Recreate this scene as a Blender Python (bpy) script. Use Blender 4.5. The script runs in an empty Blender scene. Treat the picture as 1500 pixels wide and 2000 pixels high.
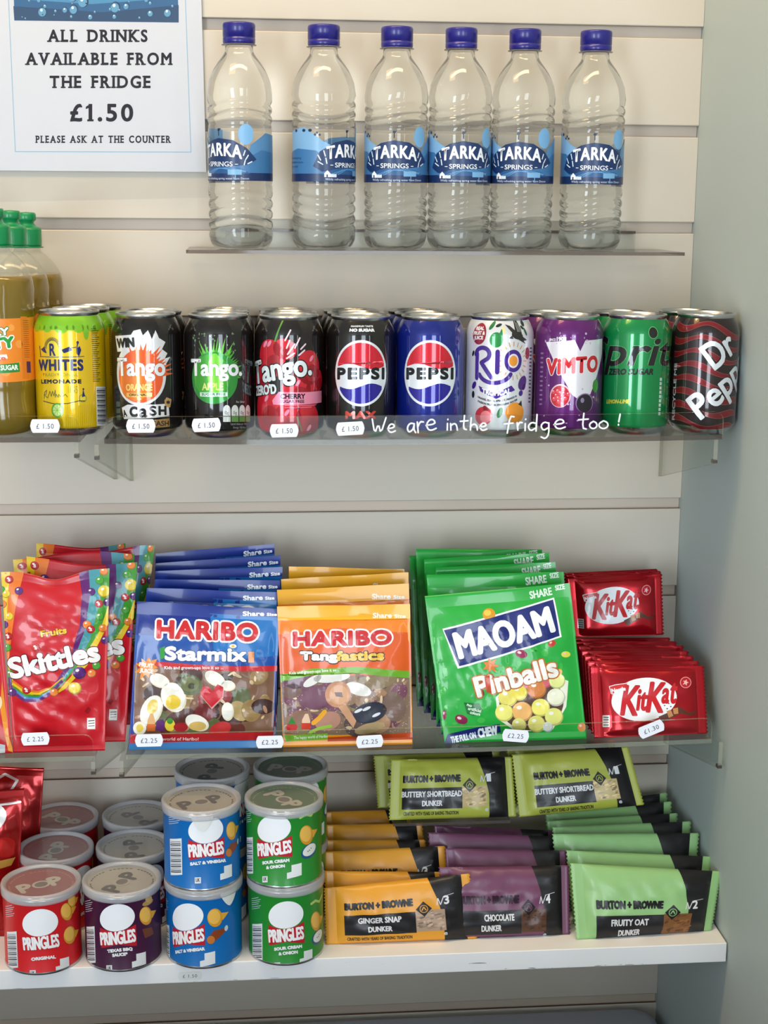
import bpy, bmesh, math, random
import numpy as np
from mathutils import Vector, Matrix
from mathutils.geometry import tessellate_polygon

SC = bpy.context.scene
COL = SC.collection
S = 0.001                      # everything below is written in millimetres
random.seed(7)

# ------------------------------------------------------------------ camera
F_PX = 2964.26
CAM = np.array([-483.07, -1617.87, -172.52])
YAW, PITCH, ROLL = 0.0936, -0.2031, 0.0082
_cy, _sy, _cp, _sp = math.cos(YAW), math.sin(YAW), math.cos(PITCH), math.sin(PITCH)
_f = np.array([_sy*_cp, _cy*_cp, _sp]); _r = np.array([_cy, -_sy, 0.0]); _u = np.cross(_r, _f)
_cr, _sr = math.cos(ROLL), math.sin(ROLL)
_R = np.array([_cr*_r + _sr*_u, -_sr*_r + _cr*_u, _f])
cam_data = bpy.data.cameras.new('camera')
cam_data.sensor_fit = 'AUTO'; cam_data.sensor_width = 36.0
cam_data.lens = F_PX/2000*36.0
cam_data.clip_start = 0.05
cam = bpy.data.objects.new('camera', cam_data)
COL.objects.link(cam)
cam.matrix_world = Matrix(((_R[0][0], _R[1][0], -_R[2][0], CAM[0]*S), (_R[0][1], _R[1][1], -_R[2][1], CAM[1]*S),
                           (_R[0][2], _R[1][2], -_R[2][2], CAM[2]*S), (0, 0, 0, 1)))
SC.camera = cam

# ------------------------------------------------------------------ world, lights, exposure
w = bpy.data.worlds.new('daylight'); SC.world = w; w.use_nodes = True
bg = w.node_tree.nodes['Background']
bg.inputs[0].default_value = (0.78, 0.88, 1.0, 1); bg.inputs[1].default_value = 0.9
SC.view_settings.view_transform = 'Standard'
SC.view_settings.look = 'None'
SC.view_settings.gamma = 1.0
SC.view_settings.use_curve_mapping = False
SC.view_settings.exposure = -0.02

def area(name, loc, target, sx, sy, power, col):
    l = bpy.data.lights.new(name, 'AREA'); l.shape = 'RECTANGLE'; l.size = sx*S; l.size_y = sy*S
    l.energy = power; l.color = col
    o = bpy.data.objects.new(name, l); COL.objects.link(o)
    o.location = Vector(loc)*S
    o.rotation_euler = (Vector(target)-Vector(loc)).to_track_quat('-Z', 'Y').to_euler()
    return o
# daylight through the three tall panes of the glazed shop front behind the camera
area('daylight_pane_wide', (-2680, -4560, -320), (-2680, 0, -320), 1000, 2300, 108, (0.80, 0.91, 1.0))
area('daylight_pane_door', (30, -4560, -320), (30, 0, -320), 1000, 2300, 64, (0.80, 0.91, 1.0))
area('daylight_pane_narrow', (1740, -4560, -320), (1740, 0, -320), 260, 2300, 12, (0.86, 0.93, 1.0))
# warm ceiling lamps over and in front of the display
area('ceiling_lamp_warm', (-900, -520, 860), (-760, -60, -200), 420, 420, 3.6, (1.0, 0.58, 0.18))
area('ceiling_lamp_strip', (-450, -560, 1000), (-450, -550, 0), 1300, 160, 15, (1.0, 0.76, 0.46))

# ------------------------------------------------------------------ helpers: rays, materials, meshes
def ray(u, v):
    return _R.T @ np.array([(u-750)/F_PX, (1000-v)/F_PX, 1.0])
def aty(u, v, y):
    d = ray(u, v); return CAM + (y-CAM[1])/d[1]*d
def atz(u, v, z):
    d = ray(u, v); return CAM + (z-CAM[2])/d[2]*d
def px(p):
    q = _R @ (np.asarray(p, float)-CAM); return 750+F_PX*q[0]/q[2], 1000-F_PX*q[1]/q[2]
def x_at(u, y, z):
    """x of the point at depth y, height z that lies on image column u"""
    x = -300.0
    for _ in range(6):
        a = px((x, y, z))[0]; b = px((x+1, y, z))[0]
        x += (u-a)/(b-a)
    return x

def lin(c):
    if isinstance(c, str):
        c = [int(c[i:i+2], 16) for i in (0, 2, 4)]
    return tuple((v/255/12.92 if v <= 10 else ((v/255+0.055)/1.055)**2.4) for v in c[:3]) + (1.0,)

_mats = {}
FIN = {  # roughness, metallic, coat, specular
    'can': (0.30, 0.30, 1.0, 0.2), 'foil': (0.22, 0.6, 0.3, 0.5), 'film': (0.28, 0.0, 0.3, 0.38),
    'paper': (0.55, 0.0, 0.0, 0.3), 'tub': (0.38, 0.0, 0.1, 0.45), 'matte': (0.7, 0.0, 0.0, 0.3),
    'metal': (0.26, 1.0, 0.0, 0.5), 'plastic': (0.32, 0.0, 0.2, 0.5), 'wrap': (0.36, 0.0, 0.08, 0.45), 'pic': (0.35, 0.0, 0.3, 0.5)}
def mat(col, fin='matte'):
    key = (col if isinstance(col, str) else tuple(col), fin)
    if key in _mats: return _mats[key]
    m = bpy.data.materials.new('%s_%s' % (fin, col)); m.use_nodes = True
    b = m.node_tree.nodes['Principled BSDF']
    r, me, co, sp = FIN[fin]
    b.inputs['Base Color'].default_value = lin(col)
    b.inputs['Roughness'].default_value = r; b.inputs['Metallic'].default_value = me
    b.inputs['Coat Weight'].default_value = co; b.inputs['Coat Roughness'].default_value = 0.05
    b.inputs['Specular IOR Level'].default_value = sp
    _mats[key] = m
    return m

def clear_mat(name, tint, gloss_rough=0.03, refr=0.0, ior=1.45, diffuse=0.0, dcol=(0.8, 0.8, 0.8), fres=1.45):
    """clear plastic: light passes, a Fresnel share reflects, an optional share refracts or scatters"""
    m = bpy.data.materials.new(name); m.use_nodes = True
    nt = m.node_tree; nt.nodes.clear()
    out = nt.nodes.new('ShaderNodeOutputMaterial')
    tr = nt.nodes.new('ShaderNodeBsdfTransparent'); tr.inputs[0].default_value = tint + (1,)
    cur = tr.outputs[0]
    if refr:
        rf = nt.nodes.new('ShaderNodeBsdfRefraction'); rf.inputs['IOR'].default_value = ior
        rf.inputs['Color'].default_value = tint + (1,); rf.inputs['Roughness'].default_value = 0.0
        mx = nt.nodes.new('ShaderNodeMixShader'); mx.inputs[0].default_value = refr
        nt.links.new(cur, mx.inputs[1]); nt.links.new(rf.outputs[0], mx.inputs[2]); cur = mx.outputs[0]
    if diffuse:
        df = nt.nodes.new('ShaderNodeBsdfDiffuse'); df.inputs[0].default_value = dcol + (1,)
        mx = nt.nodes.new('ShaderNodeMixShader'); mx.inputs[0].default_value = diffuse
        nt.links.new(cur, mx.inputs[1]); nt.links.new(df.outputs[0], mx.inputs[2]); cur = mx.outputs[0]
    gl = nt.nodes.new('ShaderNodeBsdfGlossy'); gl.inputs['Roughness'].default_value = gloss_rough
    fr = nt.nodes.new('ShaderNodeFresnel'); fr.inputs[0].default_value = fres
    ge = nt.nodes.new('ShaderNodeNewGeometry'); ma = nt.nodes.new('ShaderNodeMath'); ma.operation = 'SUBTRACT'; ma.use_clamp = True
    nt.links.new(fr.outputs[0], ma.inputs[0]); nt.links.new(ge.outputs['Backfacing'], ma.inputs[1])   # only the outer face reflects
    mx = nt.nodes.new('ShaderNodeMixShader')
    nt.links.new(ma.outputs[0], mx.inputs[0]); nt.links.new(cur, mx.inputs[1]); nt.links.new(gl.outputs[0], mx.inputs[2])
    nt.links.new(mx.outputs[0], out.inputs[0])
    return m

class MB:
    """collects faces with materials; build() links them as one mesh object"""
    def __init__(s): s.v = []; s.f = []; s.m = []; s.slots = []; s.sm = []
    def slot(s, m):
        if m not in s.slots: s.slots.append(m)
        return s.slots.index(m)
    def add(s, verts, faces, m, smooth=False):
        o = len(s.v); k = s.slot(m)
        s.v.extend([tuple(p) for p in verts])
        for f in faces:
            s.f.append(tuple(i+o for i in f)); s.m.append(k); s.sm.append(smooth)
        return s
    def box(s, a, b, m, bev=0.0):
        x0, y0, z0 = a; x1, y1, z1 = b
        if bev <= 0:
            v = [(x0,y0,z0),(x1,y0,z0),(x1,y1,z0),(x0,y1,z0),(x0,y0,z1),(x1,y0,z1),(x1,y1,z1),(x0,y1,z1)]
            return s.add(v, [(0,3,2,1),(4,5,6,7),(0,1,5,4),(1,2,6,5),(2,3,7,6),(3,0,4,7)], m)
        bm = bmesh.new(); bmesh.ops.create_cube(bm, size=1)
        for q in bm.verts: q.co = Vector(((x0+x1)/2+q.co.x*(x1-x0), (y0+y1)/2+q.co.y*(y1-y0), (z0+z1)/2+q.co.z*(z1-z0)))
        bmesh.ops.bevel(bm, geom=bm.edges[:], offset=bev, segments=3, profile=0.5, affect='EDGES')
        bm.verts.index_update()
        s.add([q.co[:] for q in bm.verts], [[q.index for q in f.verts] for f in bm.faces], m, False); bm.free()
        return s
    def prism(s, pts, y0, y1, m, axis='y', smooth=False):
        """outline pts (a,b) pulled from y0 to y1 along an axis"""
        def P(a, b, t): return (a, t, b) if axis == 'y' else ((t, a, b) if axis == 'x' else (a, b, t))
        n = len(pts)
        v = [P(a, b, y0) for a, b in pts] + [P(a, b, y1) for a, b in pts]
        f = [(i, (i+1) % n, n+(i+1) % n, n+i) for i in range(n)]
        tri = tessellate_polygon([[Vector((a, b, 0)) for a, b in pts]])
        f += [t for t in tri] + [tuple(n+i for i in reversed(t)) for t in tri]
        return s.add(v, f, m, smooth)
    def lathe(s, prof, seg, m, mats=None, cx=0, cy=0, cz=0, smooth=True, cap0=False, cap1=False, rfun=None):
        n = len(prof)
        v = []
        for r, z in prof:
            for k in range(seg):
                a = 2*math.pi*k/seg
                rr = rfun(r, z, a) if rfun else r
                v.append((cx+rr*math.sin(a), cy-rr*math.cos(a), cz+z))
        for i in range(n-1):
            mm = mats[i] if mats else m
            s.add([], [], mm)
        o = len(s.v); s.v.extend(v)
        for i in range(n-1):
            k = s.slot(mats[i] if mats else m)
            for j in range(seg):
                j2 = (j+1) % seg
                s.f.append((o+i*seg+j, o+i*seg+j2, o+(i+1)*seg+j2, o+(i+1)*seg+j)); s.m.append(k); s.sm.append(smooth)
        if cap0:
            s.f.append(tuple(o+j for j in reversed(range(seg)))); s.m.append(s.slot(mats[0] if mats else m)); s.sm.append(False)
        if cap1:
            s.f.append(tuple(o+(n-1)*seg+j for j in range(seg))); s.m.append(s.slot(mats[-1] if mats else m)); s.sm.append(False)
        return s
    def mesh(s, name):
        me = bpy.data.meshes.new(name)
        me.from_pydata([(a*S, b*S, c*S) for a, b, c in s.v], [], s.f)
        for m in s.slots: me.materials.append(m)
        me.polygons.foreach_set('material_index', s.m); me.polygons.foreach_set('use_smooth', s.sm)
        me.update()
        return me
    def build(s, name, parent=None, loc=None, label=None):
        o = bpy.data.objects.new(name, s.mesh(name)); COL.objects.link(o)
        if parent is not None: o.parent = parent
        if loc is not None: o.location = Vector(loc)*S
        if label: o['label'] = label
        return o

def tag(o, label, cat, group=None):
    o['label'] = label; o['category'] = cat
    if group: o['group'] = group
    return o
def thing(name, label, cat, loc=(0, 0, 0), group=None, rz=0.0):
    o = bpy.data.objects.new(name, None); COL.objects.link(o)
    o.empty_display_size = 0.02
    o.location = Vector(loc)*S; o.rotation_euler = (0, 0, rz)
    return tag(o, label, cat, group)
def struct(o):
    o['kind'] = 'structure'; return o
def dup(root, loc, label, group=None, rz=None):
    r = root.copy(); COL.objects.link(r); r.location = Vector(loc)*S
    if rz is not None: r.rotation_euler = (0, 0, rz)
    r['label'] = label
    if group: r['group'] = group
    for ch in list(root.children):
        c = ch.copy(); COL.objects.link(c); c.parent = r
        for g in ch.children:
            d = g.copy(); COL.objects.link(d); d.parent = c
    return r

# ------------------------------------------------------------------ printed artwork
_tc = {}
def glyph_mesh(s, space=1.0):
    """the filled outline of a line of lettering: vertices, triangles, outline edges, cap height"""
    k = (s, space)
    if k in _tc: return _tc[k]
    cu = bpy.data.curves.new('lettering', 'FONT'); cu.body = s; cu.size = 1; cu.resolution_u = 4 if len(s) <= 8 else 2
    cu.space_character = space
    ob = bpy.data.objects.new('lettering', cu)
    me = bpy.data.meshes.new_from_object(ob)
    bm = bmesh.new(); bm.from_mesh(me); bmesh.ops.remove_doubles(bm, verts=bm.verts[:], dist=1e-4)
    bm.verts.index_update()
    v = np.array([(q.co.x, q.co.y) for q in bm.verts]).reshape(-1, 2)
    f = [tuple(q.index for q in p.verts) for p in bm.faces]
    e = [(a.verts[0].index, a.verts[1].index) for a in bm.edges if len(a.link_faces) == 1]
    bm.free()
    bpy.data.objects.remove(ob); bpy.data.curves.remove(cu); bpy.data.meshes.remove(me)
    _tc[k] = (v, f, e)
    return _tc[k]

HCAP = glyph_mesh('H')[0][:, 1].max()

class Art:
    """flat print laid out in its own x-right, y-down sheet; layers stack outward from the surface"""
    def __init__(s, fin, asp=1.0): s.items = []; s.fin = fin; s.j = 0; s.asp = asp
    def raw(s, v, f, col, L, fin=None):
        s.items.append((np.asarray(v, float).reshape(-1, 2), f, (col, fin or s.fin), L))
    def poly(s, pts, col, L=1, fin=None):
        tri = tessellate_polygon([[Vector((a, b, 0)) for a, b in pts]])
        s.raw(pts, [tuple(t) for t in tri], col, L, fin)
    def rect(s, x0, y0, x1, y1, col, L=1, fin=None):
        s.raw([(x0, y0), (x1, y0), (x1, y1), (x0, y1)], [(0, 1, 2, 3)], col, L, fin)
    def ell(s, cx, cy, rx, ry, col, L=1, rot=0, n=28, fin=None, a0=0, a1=360):
        c, q = math.cos(math.radians(rot)), math.sin(math.radians(rot))
        pts = []
        full = (a1-a0) >= 360
        for i in range(n if full else n+1):
            a = math.radians(a0+(a1-a0)*i/n)
            x, y = rx*math.cos(a), ry*math.sin(a)
            pts.append((cx+x*c-y*q, cy+x*q+y*c))
        s.raw(pts, [tuple(range(len(pts)))], col, L, fin)
        return pts
    def line(s, pts, w, col, L=1, fin=None):
        s.j += 1
        for i in range(len(pts)-1):
            (x0, y0), (x1, y1) = pts[i], pts[i+1]
            d = math.hypot(x1-x0, y1-y0) or 1; nx, ny = -(y1-y0)/d*w/2, (x1-x0)/d*w/2
            s.raw([(x0+nx, y0+ny), (x1+nx, y1+ny), (x1-nx, y1-ny), (x0-nx, y0-ny)], [(0, 1, 2, 3)], col, L+0.04*(i % 3)+0.01*(s.j % 3), fin)
        for i, (x, y) in enumerate(pts):
            s.ell(x, y, w/2, w/2, col, L-0.1+0.02*(i % 4), n=8, fin=fin)
    def text(s, t, x0, y0, x1, y1, col, L=2, bold=0.0, shear=0.0, rot=0.0, fn=None, space=1.0, border=None, fin=None, caps=None):
        """lettering whose capitals stand between y0 and y1 and whose line runs from x0 to x1; bold and border widths in sheet units"""
        v, f, e = glyph_mesh(t, space)
        if len(v) == 0: return
        hi = HCAP if caps is None else (v[:, 1].max() if caps == 'max' else caps)
        bold *= 0.6
        if bold: x0, x1, y0, y1 = x0+bold*.8, x1-bold*.8, y0+bold*.8*s.asp, y1-bold*.8*s.asp
        xa, xb = v[:, 0].min(), v[:, 0].max()
        p = np.empty_like(v)
        p[:, 0] = x0+(v[:, 0]-xa)/(xb-xa)*(x1-x0)
        p[:, 1] = y1-v[:, 1]/hi*(y1-y0)
        p[:, 0] += shear*(y1-p[:, 1])
        if rot:
            a = math.radians(rot); c, q = math.cos(a), math.sin(a); m = np.array([(x0+x1)/2, (y0+y1)/2])
            d = p-m; p = m+np.stack([d[:, 0]*c-d[:, 1]*q, d[:, 0]*q+d[:, 1]*c], 1)
        if fn: p = np.array([fn(*a) for a in p])
        s.raw(p, f, col, L, fin)
        def stroke(wd, cl, l):
            V = []; Fq = [[], [], []]; VV = [[], [], []]
            for i, (a, b) in enumerate(e):
                (ax, ay), (bx, by) = p[a], p[b]
                d = math.hypot(bx-ax, by-ay)
                if d < 1e-9: continue
                ey, ex = (by-ay)/s.asp, bx-ax; d = math.hypot(ex, ey); nx, ny = -ey/d*wd, ex/d*wd*s.asp
                k = i % 3; o = len(VV[k])
                VV[k] += [(ax+nx, ay+ny), (bx+nx, by+ny), (bx-nx, by-ny), (ax-nx, ay-ny)]
                Fq[k].append((o, o+1, o+2, o+3))
            for k in range(3):
                if VV[k]: s.raw(VV[k], Fq[k], cl, l-0.12-0.06*k, fin)
            VV = [[], [], [], []]; Fq = [[], [], [], []]
            used = sorted({i for q in e for i in q})
            for i, a in enumerate(used):
                k = i % 4; o = len(VV[k])
                VV[k] += [(p[a][0]+wd*math.cos(t*math.pi/3), p[a][1]+wd*s.asp*math.sin(t*math.pi/3)) for t in range(6)]
                Fq[k].append(tuple(range(o, o+6)))
            for k in range(4):
                if VV[k]: s.raw(VV[k], Fq[k], cl, l-0.3-0.05*k, fin)
        if bold: stroke(bold, col, L)
        if border:
            stroke(bold+border[1]*0.75, border[0], L-0.55)
    def star(s, cx, cy, r0, r1, n, col, L=1, seed=1, jit=0.35, fin=None):
        rnd = random.Random(seed); pts = []
        for i in range(2*n):
            a = math.pi*i/n; r = (r1 if i % 2 == 0 else r0)*(1+jit*(rnd.random()-0.5))
            pts.append((cx+r*math.cos(a), cy+r*math.sin(a)))
        s.poly(pts, col, L, fin)
    def emit(s, mb, to_uv, cuts_u, cuts_v, to3d, step=0.10, smooth=True, clip=None, diag=None):
        """sheet -> surface coordinates (to_uv), cut along the surface's own grid, then onto the surface (to3d(a,b,h))"""
        groups = {}
        for v, f, key, L in s.items:
            groups.setdefault((key, round(L, 3)), []).append((v, f))
        for (key, L), lst in groups.items():
            bm = bmesh.new()
            for v, f in lst:
                q = to_uv(v)
                vs = [bm.verts.new((a, b, 0)) for a, b in q]
                for t in f:
                    try: bm.faces.new([vs[i] for i in t])
                    except ValueError: pass
            if not bm.faces: bm.free(); continue
            bmesh.ops.triangulate(bm, faces=bm.faces[:])
            if clip:
                for co, no in clip:
                    bmesh.ops.bisect_plane(bm, geom=bm.verts[:]+bm.edges[:]+bm.faces[:], plane_co=co, plane_no=no, clear_outer=True, dist=1e-6)
                if not bm.faces: bm.free(); continue
            xs = [q.co.x for q in bm.verts]; ys = [q.co.y for q in bm.verts]
            for c in cuts_u:
                if min(xs) < c < max(xs):
                    bmesh.ops.bisect_plane(bm, geom=bm.verts[:]+bm.edges[:]+bm.faces[:], plane_co=(c, 0, 0), plane_no=(1, 0, 0), dist=1e-6)
            for c in cuts_v:
                if min(ys) < c < max(ys):
                    bmesh.ops.bisect_plane(bm, geom=bm.verts[:]+bm.edges[:]+bm.faces[:], plane_co=(0, c, 0), plane_no=(0, 1, 0), dist=1e-6)
            if diag:
                x0, x1, y0, y1 = min(xs), max(xs), min(ys), max(ys)
                for (a, b), (na, nb) in diag:
                    dd = [(x-a)*na+(y-b)*nb for x in (x0, x1) for y in (y0, y1)]
                    if min(dd) < 0 < max(dd):
                        bmesh.ops.bisect_plane(bm, geom=bm.verts[:]+bm.edges[:]+bm.faces[:], plane_co=(a, b, 0), plane_no=(na, nb, 0), dist=1e-6)
            loose = [q for q in bm.verts if not q.link_faces]
            if loose: bmesh.ops.delete(bm, geom=loose, context='VERTS')
            bm.verts.index_update()
            P = np.array([(q.co.x, q.co.y) for q in bm.verts])
            Q = to3d(P[:, 0], P[:, 1], 0.06+L*step)
            mb.add(Q, [tuple(q.index for q in t.verts) for t in bm.faces], mat(*key), smooth)
            bm.free()

def cyl_emit(art, mb, R, uc, cx, cy, vmid, seg, mode='ray', z0=0.0, prof=None, step=0.10):
    """wrap print around an upright cylinder whose axis stands at (cx, cy), base at z0; the sheet is in image columns and rows"""
    def to_uv(v):
        out = np.empty_like(v)
        ppm = F_PX/abs((_R @ (np.array([cx, cy-R, z0+50])-CAM))[2])
        base = math.atan2(CAM[0]-cx, cy-CAM[1])      # direction of the viewer seen from the axis
        for i, (u, vv) in enumerate(v):
            if mode == 'lin':
                a = base+(u-uc)/(ppm*R); d = ray(uc, vv)
                t = (cy-R*max(math.cos(a), 0.15)-CAM[1])/d[1]; z = CAM[2]+t*d[2]
            else:
                d = ray(u, vv); o = CAM-np.array([cx, cy, 0])
                A = d[0]**2+d[1]**2; B = o[0]*d[0]+o[1]*d[1]; Cc = o[0]**2+o[1]**2-R*R
                D = max(B*B-A*Cc, 0.0); t = (-B-math.sqrt(D))/A
                h = CAM+t*d; a = math.atan2(h[0]-cx, cy-h[1]); z = h[2]
            out[i] = (a, z-z0)
        return out
    cuts = [2*math.pi*k/seg for k in range(-seg//2, seg//2+1)]
    clip = None
    if prof: clip = [((0, max(p[1] for p in prof)-0.05, 0), (0, 1, 0)), ((0, min(p[1] for p in prof)+0.05, 0), (0, -1, 0))]
    zc = sorted({p[1] for p in prof}) if prof else []
    def rad(z):
        if not prof: return np.full_like(z, R)
        return np.interp(z, [p[1] for p in prof], [p[0] for p in prof])
    def to3d(a, z, h):
        r0 = rad(z)+h
        k = np.floor(a/(2*math.pi/seg)); al = k*2*math.pi/seg; fr = (a-al)/(2*math.pi/seg); ar = al+2*math.pi/seg
        x = (1-fr)*np.sin(al)+fr*np.sin(ar); y = (1-fr)*np.cos(al)+fr*np.cos(ar)
        return np.stack([r0*x, -r0*y, z], 1)
    art.emit(mb, to_uv, cuts, zc, to3d, step, clip=clip)

# ------------------------------------------------------------------ the room
m_wall = mat((204, 195, 181), 'paper'); m_groove = mat((206, 190, 173), 'paper'); m_slot = mat((120, 84, 66), 'matte')
m_panel = mat((184, 196, 194), 'paper'); m_room = mat((205, 202, 196), 'matte'); m_floor = mat((72, 66, 62), 'matte')
m_ceil = mat((225, 225, 222), 'matte')

def slat_profile():
    """(y, z) outline of the slatted board, top to bottom, with T-shaped slots every 100 mm; front face y = 0"""
    pts = []; mats = []
    z = 260.0
    def to(y, zz, m): pts.append((y, zz)); mats.append(m)
    to(0, 380, m_wall)
    for k in range(-2, 19):
        zc = -100.3*k+0.6 if k >= 0 else 100*(-k)
        h = 5.9
        to(0.0, zc+h+0.9, m_wall); to(0.9, zc+h, m_wall); to(4.0, zc+h, m_slot); to(4.0, zc+h+6, m_slot); to(7.0, zc+h+6, m_slot)
        to(7.0, zc-h-6, m_groove); to(4.0, zc-h-6, m_slot); to(4.0, zc-h, m_slot); to(0.9, zc-h, m_slot); to(0.0, zc-h-0.9, m_wall)
    to(0, -1900, m_wall); to(20, -1900, m_wall); to(20, 380, m_wall)
    return pts, mats
pts, pm = slat_profile()
mb = MB()
n = len(pts)
for i in range(n):
    a, b = pts[i], pts[(i+1) % n]
    mb.add([(-1400, a[0], a[1]), (0, a[0], a[1]), (0, b[0], b[1]), (-1400, b[0], b[1])], [(0, 3, 2, 1)], pm[(i+1) % n])
struct(mb.build('wall_back'))
mb = MB(); mb.box((0.3, -620, -1650), (20, 25, 900), m_panel, 1.5)
struct(mb.build('wall_right'))
mb = MB(); mb.box((-3600, -4700, -1700), (2600, 25, -1650), m_floor); struct(mb.build('floor'))
mb = MB(); mb.box((-3600, -4700, 1050), (2600, 25, 1100), m_ceil); struct(mb.build('ceiling'))
mb = MB(); mb.box((-3650, -4700, -1650), (-3600, 25, 1050), m_room); struct(mb.build('wall_left'))
mb = MB(); mb.box((2600, -4700, -1650), (2650, 25, 1050), m_room); struct(mb.build('wall_far_right'))
mb = MB(); mb.box((20, 5, -1650), (2600, 25, 1050), m_room); struct(mb.build('wall_beside'))
mb = MB(); mb.box((-3600, 5, -1650), (-1400, 25, 1050), m_room); mb.box((-1400, 5, 380), (20, 25, 1050), m_room); struct(mb.build('wall_left_end'))
# glazed front of the shop behind the viewer: solid piers between tall panes
mb = MB()
for x0, x1 in ((-3600, -3190), (-2170, -480), (540, 1600), (1880, 2600)):
    mb.box((x0, -4700, -1650), (x1, -4600, 1050), m_room)
for x0, x1 in ((-3190, -2170), (-480, 540), (1600, 1880)):
    mb.box((x0, -4700, -1650), (x1, -4600, -1480), m_room); mb.box((x0, -4700, 850), (x1, -4600, 1050), m_room)
struct(mb.build('wall_front'))

# counter-shaped block added out of view to cut low window light under the shelf
mb = MB(); mb.box((-1800, -1230, -1650), (350, -740, -898), mat((150, 150, 150), 'matte'), 3)
mb.box((-1820, -1250, -898), (370, -720, -868), mat((128, 120, 110), 'paper'), 4); struct(mb.build('added_light_block'))

# ------------------------------------------------------------------ clear shelves
m_acr = clear_mat('clear_acrylic', (0.95, 0.96, 0.95), 0.02, fres=1.24)
m_acr_edge = clear_mat('acrylic_edge', (0.42, 0.37, 0.35), 0.05, diffuse=0.35, dcol=(0.22, 0.18, 0.165))
m_acr_lite = clear_mat('acrylic_side', (0.90, 0.90, 0.83), 0.05, diffuse=0.28, dcol=(0.62, 0.61, 0.52))
m_acr_floor = clear_mat('acrylic_floor', (0.86, 0.86, 0.85), 0.04, fres=1.33)

def plate(mb, x0, x1, y0, y1, zf, th, m, medge, nx=24, ny=4):
    """a thin floor following the height function zf"""
    V = []; 
    for k, dz in enumerate((0, -th)):
        for j in range(ny+1):
            for i in range(nx+1):
                x = x0+(x1-x0)*i/nx; y = y0+(y1-y0)*j/ny
                V.append((x, y, zf(x, y)+dz))
    N = (nx+1)*(ny+1); id_ = lambda i, j, k: k*N+j*(nx+1)+i
    top = [(id_(i,j,0), id_(i+1,j,0), id_(i+1,j+1,0), id_(i,j+1,0)) for j in range(ny) for i in range(nx)]
    bot = [(id_(i,j,1), id_(i,j+1,1), id_(i+1,j+1,1), id_(i+1,j,1)) for j in range(ny) for i in range(nx)]
    fr = [(id_(i,0,0), id_(i,0,1), id_(i+1,0,1), id_(i+1,0,0)) for i in range(nx)]
    bk = [(id_(i,ny,0), id_(i+1,ny,0), id_(i+1,ny,1), id_(i,ny,1)) for i in range(nx)]
    sd = [(id_(0,j,0), id_(0,j+1,0), id_(0,j+1,1), id_(0,j,1)) for j in range(ny)] + [(id_(nx,j,0), id_(nx,j,1), id_(nx,j+1,1), id_(nx,j+1,0)) for j in range(ny)]
    mb.add(V, top+bot, m); o = len(mb.v)-len(V)
    for fs, mm in ((fr, medge), (bk, medge), (sd, medge)):
        k = mb.slot(mm)
        for f in fs: mb.f.append(tuple(i+o for i in f)); mb.m.append(k); mb.sm.append(False)

def lip(mb, x0, x1, y, zf, zt, m, medge, th=3.0, nx=24, rnd=9):
    """upright front lip with rounded upper ends"""
    def top(x):
        d = min(x-x0, x1-x)
        return 0 if d >= rnd else rnd-math.sqrt(max(rnd*rnd-(rnd-d)**2, 0))
    xs = sorted(set([x0+(x1-x0)*i/nx for i in range(nx+1)]+[x0+rnd*q for q in (.1,.3,.6,1)]+[x1-rnd*q for q in (.1,.3,.6,1)]))
    V = []
    for x in xs:
        zb = zf(x, y); V += [(x, y, zb), (x, y+th, zb), (x, y, zt(x)-top(x)), (x, y+th, zt(x)-top(x))]
    o = len(mb.v); mb.v += V
    def F(f, mm): mb.f.append(tuple(i+o for i in f)); mb.m.append(mb.slot(mm)); mb.sm.append(False)
    for i in range(len(xs)-1):
        a, b = 4*i, 4*i+4
        F((a, b, b+2, a+2), m); F((a+1, a+3, b+3, b+1), m); F((a+2, b+2, b+3, a+3), medge)
    e = 4*(len(xs)-1)
    F((0, 2, 3, 1), medge); F((e, e+1, e+3, e+2), medge)

def sticker(mb, c, wd, hd, text, rot, mats, y, inset=0.0):
    """price sticker with notched ends on the plane y, plus its figures"""
    m_w, = mats
    a = math.radians(rot); ca, sa = math.cos(a), math.sin(a)
    W, H = wd/2, hd/2
    o = [(-W+2.2, -H), (W-2.2, -H), (W-0.9, -H*0.62), (W, 0), (W-0.9, H*0.62), (W-2.2, H), (-W+2.2, H), (-W+0.9, H*0.62), (-W, 0), (-W+0.9, -H*0.62)]
    T = lambda p: (c[0]+p[0]*ca-p[1]*sa, c[1]+p[0]*sa+p[1]*ca)
    P = [T(p) for p in o]
    mb.prism(P, y-0.25, y, m_w)
    v, f, e = glyph_mesh(text, 1.15)
    v = v.copy(); xa, xb = v[:, 0].min(), v[:, 0].max()
    tw = wd*0.58; th = hd*0.36
    v[:, 0] = (v[:, 0]-(xa+xb)/2)/(xb-xa)*tw; v[:, 1] = v[:, 1]/HCAP*th-th*0.55
    Q = [T(p) for p in v]
    mb.add([(p[0], y-0.32, p[1]) for p in Q], f, mat((70, 70, 80), 'matte'))

m_stick = mat((238, 238, 246), 'paper')
# --- top ledge for the water bottles
ZT = -222.2
sh = thing('acrylic_shelf', 'narrow clear acrylic ledge under the row of water bottles', 'shelf', (-288, 0, ZT))
L = (288, 0, -ZT)
mb = MB(); plate(mb, -537, -40, -107, -8, lambda x, y: ZT, 3.4, m_acr_floor, m_acr_edge); mb.build('shelf_floor', sh, L)
mb = MB(); xe = aty(1240, 470, -6)[0]
mb.box((-505, -8, ZT-3), (xe, -4.4, -206.2), m_acr); mb.box((-505, -8.1, -206.2), (xe, 1.5, -203.4), m_acr_edge)
mb.box((-505, 1.5, -206), (xe-8, 4, -192), m_acr); mb.build('back_plate', sh, L, label='upright clear plate hooked into the wall slot')

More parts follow.
